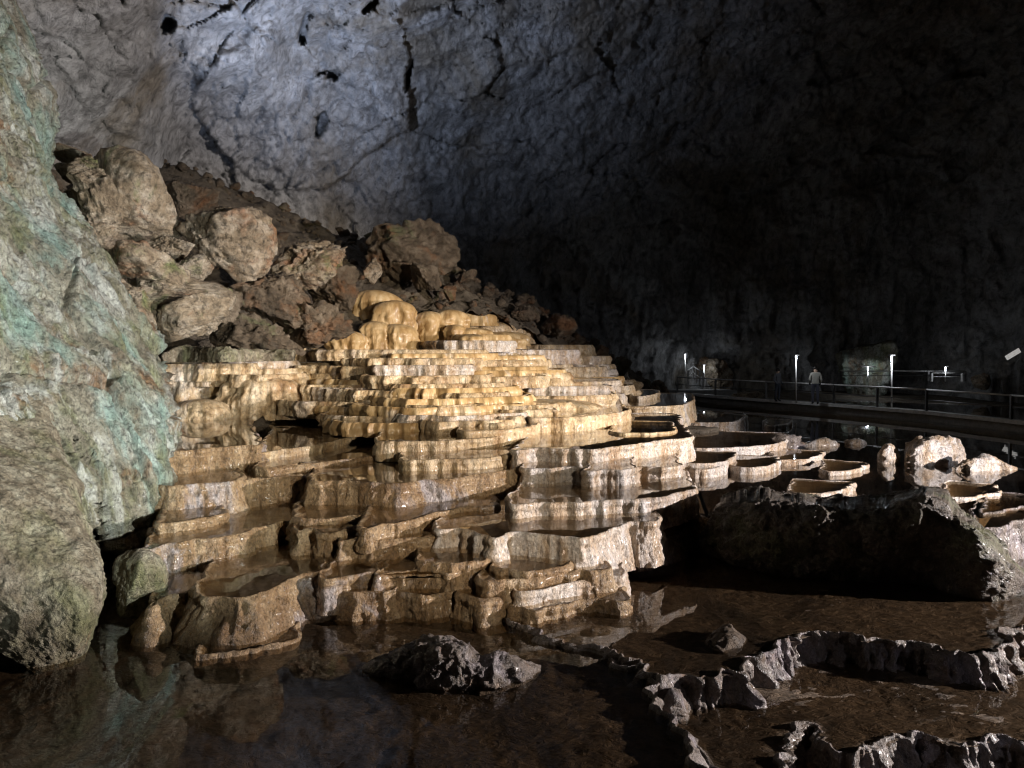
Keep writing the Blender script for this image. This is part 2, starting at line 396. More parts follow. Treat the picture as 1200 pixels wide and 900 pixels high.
def basin_parts(outline, fine, ztop, zbot, lip=0.06, flare=0.1, pool=0.07, scal=0.07, flute=0.035, seed=0, res=0.03, crest=0.012, dome=0.0, sfreq=1.6, lump=0.03, bulge=0.03):
    """Rim wall (with floor) and water outline of one rimstone basin.
    outline: closed (N,2) control curve, fine: weight per point (1 = near side)."""
    C = np.concatenate([outline, fine[:, None]], 1)
    D = catmull(C, True, 14)
    w = res * (1 + 4 * (1 - np.clip(D[:, 2], 0, 1)))
    R = resample(D, w)
    P = R[:, :2]; fr = np.clip(R[:, 2], 0, 1)
    tg = np.roll(P, -1, 0) - np.roll(P, 1, 0); tg /= np.linalg.norm(tg, axis=1)[:, None] + 1e-9
    N = np.stack([tg[:, 1], -tg[:, 0]], 1)
    area = 0.5 * np.sum(P[:, 0] * np.roll(P[:, 1], -1) - np.roll(P[:, 0], -1) * P[:, 1])
    if area < 0: P, N, fr = P[::-1], -N[::-1] * -1, fr[::-1]; N = -N if False else np.stack([np.gradient(P[:, 1]), -np.gradient(P[:, 0])], 1); N /= np.linalg.norm(N, axis=1)[:, None] + 1e-9
    so = np.array([seed * 3.7, seed * 1.9, seed * 2.3])
    p3 = np.concatenate([P, np.full((len(P), 1), ztop)], 1) + so
    sc = np.abs(pn(p3 * sfreq)) * 2.2 - 0.6 + 0.5 * (np.abs(pn(p3 * sfreq * 3.1 + 5)) * 2 - 0.5)
    P = P + N * (scal * sc)[:, None]
    H = ztop - zbot
    cr = crest * fbm(p3 * 5, 3)
    rows = []
    if dome > 0:
        for k, t in enumerate(np.linspace(0.12, 1.0, 9)):
            a = t * math.pi / 2
            rows.append((-dome * 1.6 * (1 - math.sin(a)), ztop - dome * 0.55 * (1 - math.cos(a)) ** 1.0, 0.5 * t))
        z0 = ztop - dome * 0.55
    else:
        rows = [(-lip - 0.06, ztop - pool, 0), (-lip - 0.01, ztop - pool * 0.35, 0), (-lip * 0.8, ztop - 0.012, 0), (-lip * 0.45, ztop - 0.003, 0), (-0.012, ztop + 0.003, 0), (0.004, ztop - 0.012, 0.1)]
        z0 = ztop - 0.01
    m = max(5, int((z0 - zbot) / (res * 1.15)))
    rows += [(None, z0 - (z0 - zbot) * t, t) for t in (np.arange(1, m + 1) / m)]
    V = []
    for off, z, t in rows:
        if off is None:
            hh = z0 - z
            base = flare * max(0.0, hh - 0.06) + bulge * math.sin(min(hh / (4 * bulge), 1.0) * math.pi) - bulge * min(1, hh / (4.6 * bulge))
            q = np.concatenate([P, np.full((len(P), 1), z)], 1) + so
            grow = min(1.0, 0.25 + hh / 0.22)
            d = base + grow * (flute * (np.abs(pn(q * (4.5, 4.5, 1.1))) * 2.4 - 0.5 + 0.45 * (np.abs(pn(q * (12, 12, 3.2))) * 2 - 0.4))
                               + lump * fbm(q * (2.2, 2.2, 2.6), 3) * 2 + 0.35 * lump * ridged(q * (7, 7, 5), 3) + 0.6 * flute * fbm(q * (20, 20, 13), 2))
            zz = np.full(len(P), z)
        else:
            d = np.full(len(P), off); zz = np.full(len(P), z) + (cr if z > ztop - 0.02 and not dome else 0)
            if dome > 0:
                q = np.concatenate([P * (1 + off * 0), np.full((len(P), 1), z)], 1) + so
                d = d + t * flute * (np.abs(pn(q * (4.5, 4.5, 1.5))) * 2.4 - 0.5)
        V.append(np.concatenate([P + N * d[:, None] if np.ndim(d) else P + N * d, zz[:, None]], 1))
    V = np.array(V); r, c = V.shape[:2]
    if dome > 0:   # pull the cap rows towards the centre so that no normal offset crosses
        cen = V[8, :, :2].mean(0); V8 = V[8, :, :2].copy(); kk = max(3, len(V8) // 7); ker = np.ones(2 * kk + 1) / (2 * kk + 1)
        smo = np.stack([np.convolve(np.concatenate([V8[-kk:, i], V8[:, i], V8[:kk, i]]), ker, 'valid') for i in (0, 1)], 1)
        for k in range(9):
            f = 1 - (1 - math.sin((0.12 + 0.88 * k / 8) * math.pi / 2)) * 0.98
            sm = cen + (smo - cen) * f; tt = (k / 8) ** 1.5
            V[k, :, :2] = sm * (1 - tt) + (cen + (V8 - cen) * f) * tt
    Q = grid_quads(r, c, True)[:, ::-1]
    wall = mesh('rim', V.reshape(-1, 3), Q, [np.arange(c)])
    ws = V[1].copy(); ws[:, 2] = ztop - max(0.008, pool * 0.13)
    return wall, ws


COUNT = [0]


def basin(name, outline, fine, ztop, zbot, mat_, parent=None, water='water', wetbed=True, **kw):
    COUNT[0] += 1
    wall, ws = basin_parts(np.asarray(outline), np.asarray(fine, float), ztop, zbot, seed=COUNT[0], **kw)
    cen = np.asarray(outline).mean(0)
    RIMS.append((cen[0], cen[1], ztop))
    if parent is None:
        root = empty(name, (cen[0], cen[1], zbot)); rim_name = 'rim'
        rim = obj(rim_name, wall, mat_, root)
    else:
        root = rim = obj(name, wall, mat_, parent)
    if not kw.get('dome'):
        wall.materials.append(M['bed'] if water == 'water' else M['mud'])
        wall.polygons[len(wall.polygons) - 1].material_index = 1
        w = mesh('water', ws, None, [np.arange(len(ws))])
        obj('water', w, M[water], root if parent is None else rim)
    return root


def front_outline(pts, z, back, shrink=1.0):
    """front rim given in picture points, laid on the level plane z; closed behind by depth `back`"""
    p = on([a for a, b in pts], [b for a, b in pts], z)[:, :2]
    mid = p.mean(0); dirb = mid / np.linalg.norm(mid)
    a, b = p[-1], p[0]; far = max(a @ dirb, b @ dirb)
    ctr = (a + b) / 2
    ba = ctr + (a - ctr) * shrink; bb = ctr + (b - ctr) * shrink
    ba = ba + dirb * (far - ba @ dirb + back); bb = bb + dirb * (far - bb @ dirb + back)
    O = np.concatenate([p, [(a + ba) / 2, ba, (ba + bb) / 2, bb, (b + bb) / 2]])
    f = np.concatenate([np.ones(len(p)), [0.6, 0, 0, 0, 0.6]])
    return O, f


def pool(name, pts, hb, back, label, mat_='tan', cat='rimstone pool', group='rimstone pools', water='water', z=None, base=None, **kw):
    ax = np.mean([p[0] for p in pts]); ay = np.mean([p[1] for p in pts])
    Y = depth(ax, ay)
    if base is not None: Y = float(on(ax, ay + hb, base)[1]) + 0.1; z = float(at(ax, ay, Y)[2])
    elif z is None: z = float(at(ax, ay, Y)[2])
    else: Y = float(on(ax, ay, z)[1])
    O, f = front_outline(pts, z, back)
    kw.setdefault('res', max(0.02, Y * 0.0021))
    kw.setdefault('scal', 0.05 + 0.002 * Y)
    if mat_ == 'tan':
        kw.setdefault('flare', 0.33); kw.setdefault('lump', 0.075); kw.setdefault('lip', 0.055); kw.setdefault('crest', 0.022); kw.setdefault('flute', 0.045)
    else: kw.setdefault('lip', 0.035); kw.setdefault('crest', 0.008); kw.setdefault('flare', 0.16); kw.setdefault('lump', 0.05)
    t = basin(name, O, f, z, z - hb * Y / F - 0.25, M[mat_], water=water, **kw)
    for p, q in zip(O[:len(pts)], pts): RIMS.append((p[0], p[1], z))
    return tag(t, label, cat, group)


def rock_mesh(size, seed, cuts=9, rough=0.10, sub=5, sharp=0.12, layer=0.0, freq=1.0):
    import bmesh
    bm = bmesh.new(); bmesh.ops.create_icosphere(bm, subdivisions=sub, radius=1.0)
    D = np.array([v.co[:] for v in bm.verts]); T = np.array([[v.index for v in f.verts] for f in bm.faces]); bm.free()
    rs = np.random.RandomState(seed)
    n = rs.normal(size=(cuts, 3)); n /= np.linalg.norm(n, axis=1)[:, None]
    d = rs.uniform(0.38, 0.78, cuts)
    c = D @ n.T
    r = np.where(c > 0.05, d[None] / np.maximum(c, 0.05), 9.0)
    k = 60.0
    rr = -np.log(np.exp(-k * np.minimum(r, 1.25)).sum(1) + np.exp(-k * 1.08)) / k
    P = D * rr[:, None]; P = (P - (P.max(0) + P.min(0)) / 2) / ((P.max(0) - P.min(0)) / 2)
    P *= np.asarray(size)[None] / 2
    s = float(np.mean(size)) / 2
    q = P / s * freq + seed * 1.37
    disp = rough * s * (fbm(q * 1.6, 3) * 1.2 + 0.7 * ridged(q * 2.6, 4) * 0.6 + 0.35 * fbm(q * 8, 3))
    v1, e1, i1 = facets(q * 1.5 + 3); v2, e2, i2 = facets(q * 4.2 + 11)
    v3, e3, i3 = facets(q * 9 + 5)
    disp = disp * 0.22 + rough * s * (0.9 * v1 + 0.65 * v2 + 0.35 * v3 - 0.7 * sst(0.05, 0, e1) - 0.25 * sst(0.08, 0, e2))
    if layer: disp += layer * s * pn(q * (0.6, 0.6, 6.0))
    N = D / np.asarray(size)[None]; N /= np.linalg.norm(N, axis=1)[:, None]
    return P + N * disp[:, None], T


def boulder(name, px, py, w, h, Y, label=None, mat_='boulder', seed=1, deep=1.0, tilt=0.0, yaw=0.0, group=None, kind=None, cat='boulder', **kw):
    c = at(px, py, Y); s = Y / F
    V, T = rock_mesh((w * s, deep * (w + h) / 2 * s, h * s), seed, **kw)
    ct, st = math.cos(tilt), math.sin(tilt)
    V = V @ np.array([[ct, 0, -st], [0, 1, 0], [st, 0, ct]])
    cy, sy = math.cos(yaw), math.sin(yaw)
    V = V @ np.array([[cy, sy, 0], [-sy, cy, 0], [0, 0, 1]])
    o = obj(name, mesh(name, V + c, tris=T), M[mat_])
    return tag(o, label, cat if label else None, group, kind)


def ridge_rock(name, st, z, label, mat_, seed, rough=0.1, res=0.03, cat='rock', over=0.0, group=None):
    """st: stations (px, base_py, top_py, thickness m) along the foot of a low rock standing on level z"""
    st = np.array(st, float); S = catmull(st, False, 10)
    base = on(S[:, 0], S[:, 1], z)
    L = np.linalg.norm(np.diff(base, axis=0), axis=1).sum(); n = max(24, int(L / res))
    s = np.concatenate([[0], np.cumsum(np.linalg.norm(np.diff(base, axis=0), axis=1))]); u = np.linspace(0, s[-1], n)
    g = lambda a: np.interp(u, s, a)
    bx, by, tp, th = g(base[:, 0]), g(base[:, 1]), g(S[:, 2]), np.maximum(g(S[:, 3]), 0.02)
    px = g(S[:, 0])
    top = at(px, tp, by + th * 0.45)[:, 2] - z
    m = max(20, int((top.max() * 2 + th.max()) / res))
    a = np.linspace(-0.25, math.pi + 0.25, m)
    ca, sa = np.cos(a), np.sin(a)
    hv = np.sign(sa) * np.abs(sa) ** 0.8
    X = bx[:, None] + 0 * a[None]
    dy = by / np.hypot(bx, by); dx = bx / np.hypot(bx, by)
    off = (0.5 - 0.5 * np.sign(ca) * np.abs(ca) ** 0.8)[None] * th[:, None]
    off = off - over * np.clip(hv, 0, 1)[None] * th[:, None] * (ca > 0)[None] * 1.0
    V = np.stack([bx[:, None] + dx[:, None] * off, by[:, None] + dy[:, None] * off, z + np.maximum(top, 0.01)[:, None] * hv[None]], -1)
    N = normals(V); q = V + seed * 2.1
    amp = rough * np.minimum(1, top / (top.max() * 0.5 + 1e-6))[:, None]
    v1, e1, i1 = facets(q * 2.4 + 3); v2, e2, i2 = facets(q * 7 + 5)
    V = V + N * (amp * (1.1 * v1 + 0.4 * v2 + fbm(q * 2.2, 4) * 1.6 + 0.7 * ridged(q * 4.5, 4) + 0.3 * fbm(q * 18, 2)))[..., None] * -1
    o = obj(name, mesh(name, V.reshape(-1, 3), grid_quads(*V.shape[:2])), M[mat_])
    return tag(o, label, cat, group)


def sheet(name, rows, left, D, mat_, label, disp, cols=180, nrow=320, wrap=40, cat='rock wall', back=5.0, parent=None, right_pow=1.0):
    """a rock face with a rounded free right edge. rows: (py, right edge px); D(px,py) = distance"""
    rows = np.array(rows, float)
    py = np.linspace(rows[0, 0], rows[-1, 0], nrow); R = np.interp(py, rows[:, 0], rows[:, 1])
    k = np.ones(9) / 9; R = np.convolve(np.pad(R, 4, mode='edge'), k, 'valid')
    Lf = np.interp(py, [r[0] for r in left], [r[1] for r in left])
    u = 1 - (1 - np.linspace(0, 1, cols)) ** 1.45
    px = Lf[:, None] + (R - Lf)[:, None] * u[None]
    dep = D(px, py[:, None] + 0 * px)
    s = np.clip((px - (R[:, None] - wrap)) / wrap, 0, 1)
    dep = dep + (1 - np.sqrt(1 - s ** 2 * 0.999)) * wrap * dep / F * 1.6
    nb = 44
    v = np.linspace(0, 1, nb + 1)[1:]
    px = np.concatenate([px, R[:, None] - 0.3 * wrap * v[None] ** 2], 1)
    dep = np.concatenate([dep, dep[:, -1:] + back * v[None]], 1)
    P = at(px, py[:, None] + 0 * px, dep)
    N = normals(P)
    N = np.where((N * (P - np.array([0, 0, CZ]))).sum(-1, keepdims=True) > 0, -N, N)
    fade = np.concatenate([np.ones(cols), 1 - 0.7 * v])[None, :, None]
    P = P + N * disp(P)[..., None] * fade
    o = obj(name, mesh(name, P.reshape(-1, 3), grid_quads(*P.shape[:2])), M[mat_], parent)
    return tag(o, label, cat) if label else o


# ------------------------------------------------------------------ the cave: vault and floor
def build_vault():
    az = np.concatenate([np.arange(-180, -40, 5.0), np.arange(-40, 39, 0.13), np.arange(39, 180.1, 5.0)])
    el = np.concatenate([np.arange(-12, -2, 1.0), np.arange(-2, 30, 0.13), np.arange(30, 89, 3.0), [89.5]])
    A, E = np.meshgrid(np.radians(az), np.radians(el))
    azd = np.degrees(A)
    W = np.interp(azd, [-180, -60, -40, -34, -26, -23.5, -15, 0, 15, 30, 60, 180], [30, 26, 29, 30, 33, 36, 40, 46, 52, 57, 50, 30])
    Hc = np.interp(azd, [-180, -60, -34, -24, -15, 0, 20, 40, 180], [14, 13, 12, 14.5, 16.5, 18, 21, 22, 14])
    T = np.tan(np.clip(E, 0.001, 1.57))
    r = 1 / ((1 / W) ** 3 + (T / Hc) ** 3) ** (1 / 3)
    dirv = np.stack([np.sin(A), np.cos(A), np.tan(E)], -1)
    P = dirv * r[..., None]
    low = np.where(np.abs(azd) < 42, 1.0, 0.4) * np.where(E < math.radians(30), 1.0, 0.5)
    # big relief, bedding, plates
    q = P * 1.0
    big = fbm(q * 0.10, 3) * 2.6 + fbm(q * (0.28, 0.28, 0.35) + 31, 3) * 1.1
    wallness = sst(8.5, 4.0, P[..., 2] - 0.06 * P[..., 0])            # lower part: vertical ribs
    ribs = ridged(q * (0.75, 0.75, 0.13) + 3, 3) * 0.45
    wq = q + 0.35 * np.stack([fbm(q * 0.6 + 1, 2), fbm(q * 0.6 + 7, 2), fbm(q * 0.6 + 13, 2)], -1)
    v1, e1, i1 = facets(wq * (0.42, 0.42, 0.55)); v2, e2, i2 = facets(wq * (1.15, 1.15, 1.0) + 40); v3, e3, i3 = facets(wq * (2.6, 2.6, 2.2) + 80)
    v0, e0, i0 = facets(wq * (0.13, 0.13, 0.16) + 5); v6, e6, i6 = facets(wq * (1.5, 1.5, 0.55) + 33)
    plates = 0.85 * v0 + 0.45 * v1 + 0.20 * v2 + 0.13 * v3 + 0.14 * v6 - 0.30 * sst(0.04, 0.0, e1) * (i1 % 3 == 0) - 0.16 * sst(0.06, 0.0, e2) * (i2 % 3 != 0) - 0.10 * sst(0.05, 0.0, e6)
    v4, e4, i4 = facets(wq * (1.5, 1.5, 0.28) + 20)
    ribs = 0.30 * v4 + 0.25 * ridged(q * (0.75, 0.75, 0.13) + 3, 3) - 0.2 * sst(0.06, 0.0, e4) * (i4 % 2)
    panel = sst(-23.0, -24.5, azd)                                     # smoother bedded panel on the far left
    v5, e5, i5 = facets(wq * (0.45, 0.45, 1.7) + 60)
    beds = 0.22 * v5 - 0.10 * sst(0.07, 0.0, e5)
    rel = big + (1 - panel) * ((1 - wallness) * plates + wallness * (ribs + 0.35 * plates)) + panel * (beds + 0.12 * plates) + 0.10 * fbm(q * 2.6, 3) + 0.06 * ridged(q * 3.0, 3)
    # dark pockets and fissures where the photograph has them
    for (cx, cy, sx, sy, rot, dp) in [(375, 147, 7, 16, 0.3, 1.6), (388, 88, 11, 6, -0.3, 1.2), (197, 28, 10, 9, 0, 1.2), (357, 30, 5, 14, 0.2, 1.2), (435, 6, 4, 14, 0.9, 1.2), (478, 95, 3, 18, 0.3, 0.8)]:
        c = ray(cx, cy); ca = math.atan2(c[0], c[1]); ce = math.atan2(c[2], math.hypot(c[0], c[1]))
        da = (A - ca) * F; de = (E - ce) * F
        x = (da * math.cos(rot) - de * math.sin(rot)) / 0.66; y = (da * math.sin(rot) + de * math.cos(rot)) / 0.75
        wob = 1 + 1.0 * fbm(q * 1.4, 3) + 0.35 * v2
        rel = rel - dp * 1.5 * sst(1.15, 0.85, np.sqrt((x / sx) ** 2 + (y / sy) ** 2) * wob)
    # projecting wedge of bedrock in the bright part
    c = ray(285, 88); ca = math.atan2(c[0], c[1]); ce = math.atan2(c[2], math.hypot(c[0], c[1]))
    x = (A - ca) * F; y = (E - ce) * F
    x2 = x * math.cos(0.45) + y * math.sin(0.45); y2 = -x * math.sin(0.45) + y * math.cos(0.45)
    rel = rel + 1.6 * sst(60, 30, np.abs(x2)) * sst(-24, 14, y2) * sst(40, 16, y2)
    P = P - dirv / np.linalg.norm(dirv, axis=-1, keepdims=True) * (rel * low)[..., None]
    P[..., 2] += CZ
    o = obj('cave_vault', mesh('cave_vault', P.reshape(-1, 3), grid_quads(*P.shape[:2])), M['vault'])
    tag(o, 'grey limestone vault and wall of the cave with plates and fissures', 'cave wall', kind='structure')


build_vault()

# ------------------------------------------------------------------ lower pools, hand-placed (picture points of each front rim)
LV_D, LV_C, LV_R, LV_E, LV_G = CZ - 3.70, CZ - 3.665, CZ - 3.05, CZ - 4.0, CZ - 4.38


def mud_bed(parent, O, z, step, low, amp, y1):
    """rippled mud on the pool floor; the highest swells break the surface"""
    C = catmull(O, True, 8)
    gx = np.arange(max(C[:, 0].min(), -9), C[:, 0].max(), step); gy = np.arange(max(C[:, 1].min(), 4.5), min(C[:, 1].max(), y1), step)
    X, Y = np.meshgrid(gx, gy)
    ins = np.zeros(X.shape, bool); x0, y0 = C[:, 0], C[:, 1]; x1, y1_ = np.roll(x0, -1), np.roll(y0, -1)
    for a, b, c, d in zip(x0, y0, x1, y1_):
        if b != d: ins ^= ((b > Y) != (d > Y)) & (X < (c - a) * (Y - b) / (d - b) + a)
    q = np.stack([X, Y, 0 * X], -1)
    w = q + 0.5 * np.stack([fbm(q * 0.9, 3), fbm(q * 0.9 + 9, 3), 0 * X], -1)
    h = low + amp * (1.5 * fbm(w * 0.55 + 4, 4) + 0.35 * ridged(w * (1.3, 2.2, 1), 3)) + 0.012 * pn(w * (5, 11, 1)) + 0.006 * fbm(q * 14, 2)
    P = np.stack([X, Y, z + h], -1)
    Q = grid_quads(*X.shape); f = ins.ravel(); Q = Q[f[Q].all(1)]
    obj('mud_bed', mesh('mud_bed', P.reshape(-1, 3), Q), M['mud'], parent)


def level_pool(name, pts, z, zbot, close, label, mat_, **kw):
    p = on([a for a, b in pts], [b for a, b in pts], z)[:, :2]
    O = np.concatenate([p, np.array(close, float)]); f = np.concatenate([np.ones(len(p)), np.zeros(len(close))])
    bed = kw.pop('bed', None)
    t = basin(name, O, f, z, zbot, M[mat_], water='murky', **kw)
    if bed: mud_bed(t, O, z, *bed)
    return tag(t, label, 'rimstone pool', 'rimstone pools')


# lowest water on the right of the picture
gw = np.array([(-3, 2, LV_G), (20, 2, LV_G), (20, 12, LV_G), (-3, 12, LV_G)])
tag(obj('water', mesh('water', gw, [(0, 1, 2, 3)]), M['murky']), 'dark still water below the rimstone dams', 'water', kind='structure')
level_pool('rimstone_pool', [(905, 925), (930, 880), (948, 848), (968, 868), (1010, 879), (1048, 868), (1074, 853), (1102, 868), (1140, 873), (1172, 864), (1205, 868), (1260, 862)],
           LV_E, LV_G - 0.3, [(9.5, 9.0), (9.5, 11.5), (1.5, 11.5), (1.6, 8.5), (2.0, 7.0)],
           'shallow pool behind the lowest jagged dark rim in the bottom right corner', 'dam', res=0.018, scal=0.14, flute=0.08, lump=0.11, crest=0.10, lip=0.06, flare=0.4, pool=0.14, sfreq=2.2, bed=(0.03, -0.036, 0.045, 11))
level_pool('rimstone_pool', [(1000, 1180), (930, 1010), (862, 930), (826, 895), (800, 862), (783, 835), (769, 808), (772, 794), (752, 782), (722, 768)],
           LV_D, LV_G - 0.3, [(2.0, 11), (2.5, 15), (-9, 15), (-13, 12), (-13, 1), (2, 1.5)],
           'broad dark foreground pool in front of the brown terraces', 'dam', res=0.022, scal=0.14, flute=0.07, lump=0.10, crest=0.03, lip=0.05, flare=0.5, pool=0.3, sfreq=1.8, bed=(0.035, -0.13, 0.07, 12))
level_pool('rimstone_pool', [(596, 722), (628, 739), (656, 753), (690, 758), (722, 767), (748, 779), (772, 793), (800, 791), (828, 790), (867, 783), (900, 752), (935, 748), (963, 738), (987, 738), (1013, 749), (1073, 753), (1107, 762), (1140, 760), (1170, 753), (1178, 741), (1205, 732), (1260, 735)],
           LV_C, LV_G, [(10.5, 9.6), (12, 13), (10.5, 17), (2, 17), (0.2, 12)],
           'muddy brown pool held by the tall fluted dam in front of the big dark rock', 'dam', res=0.02, scal=0.16, flute=0.10, lump=0.13, crest=0.07, lip=0.05, flare=0.42, pool=0.14, sfreq=1.8, bed=(0.03, -0.050, 0.035, 14))
level_pool('rimstone_pool', [(812, 602), (850, 601), (900, 594), (1000, 590), (1100, 586), (1170, 592), (1260, 602)],
           LV_R, LV_G, [(16, 16), (30, 24), (26, 40), (8, 44), (4, 30), (3, 20)],
           'wide dark reflecting pool stretching back to the walkway', 'tan', res=0.03, scal=0.1, pool=0.10, lip=0.1)

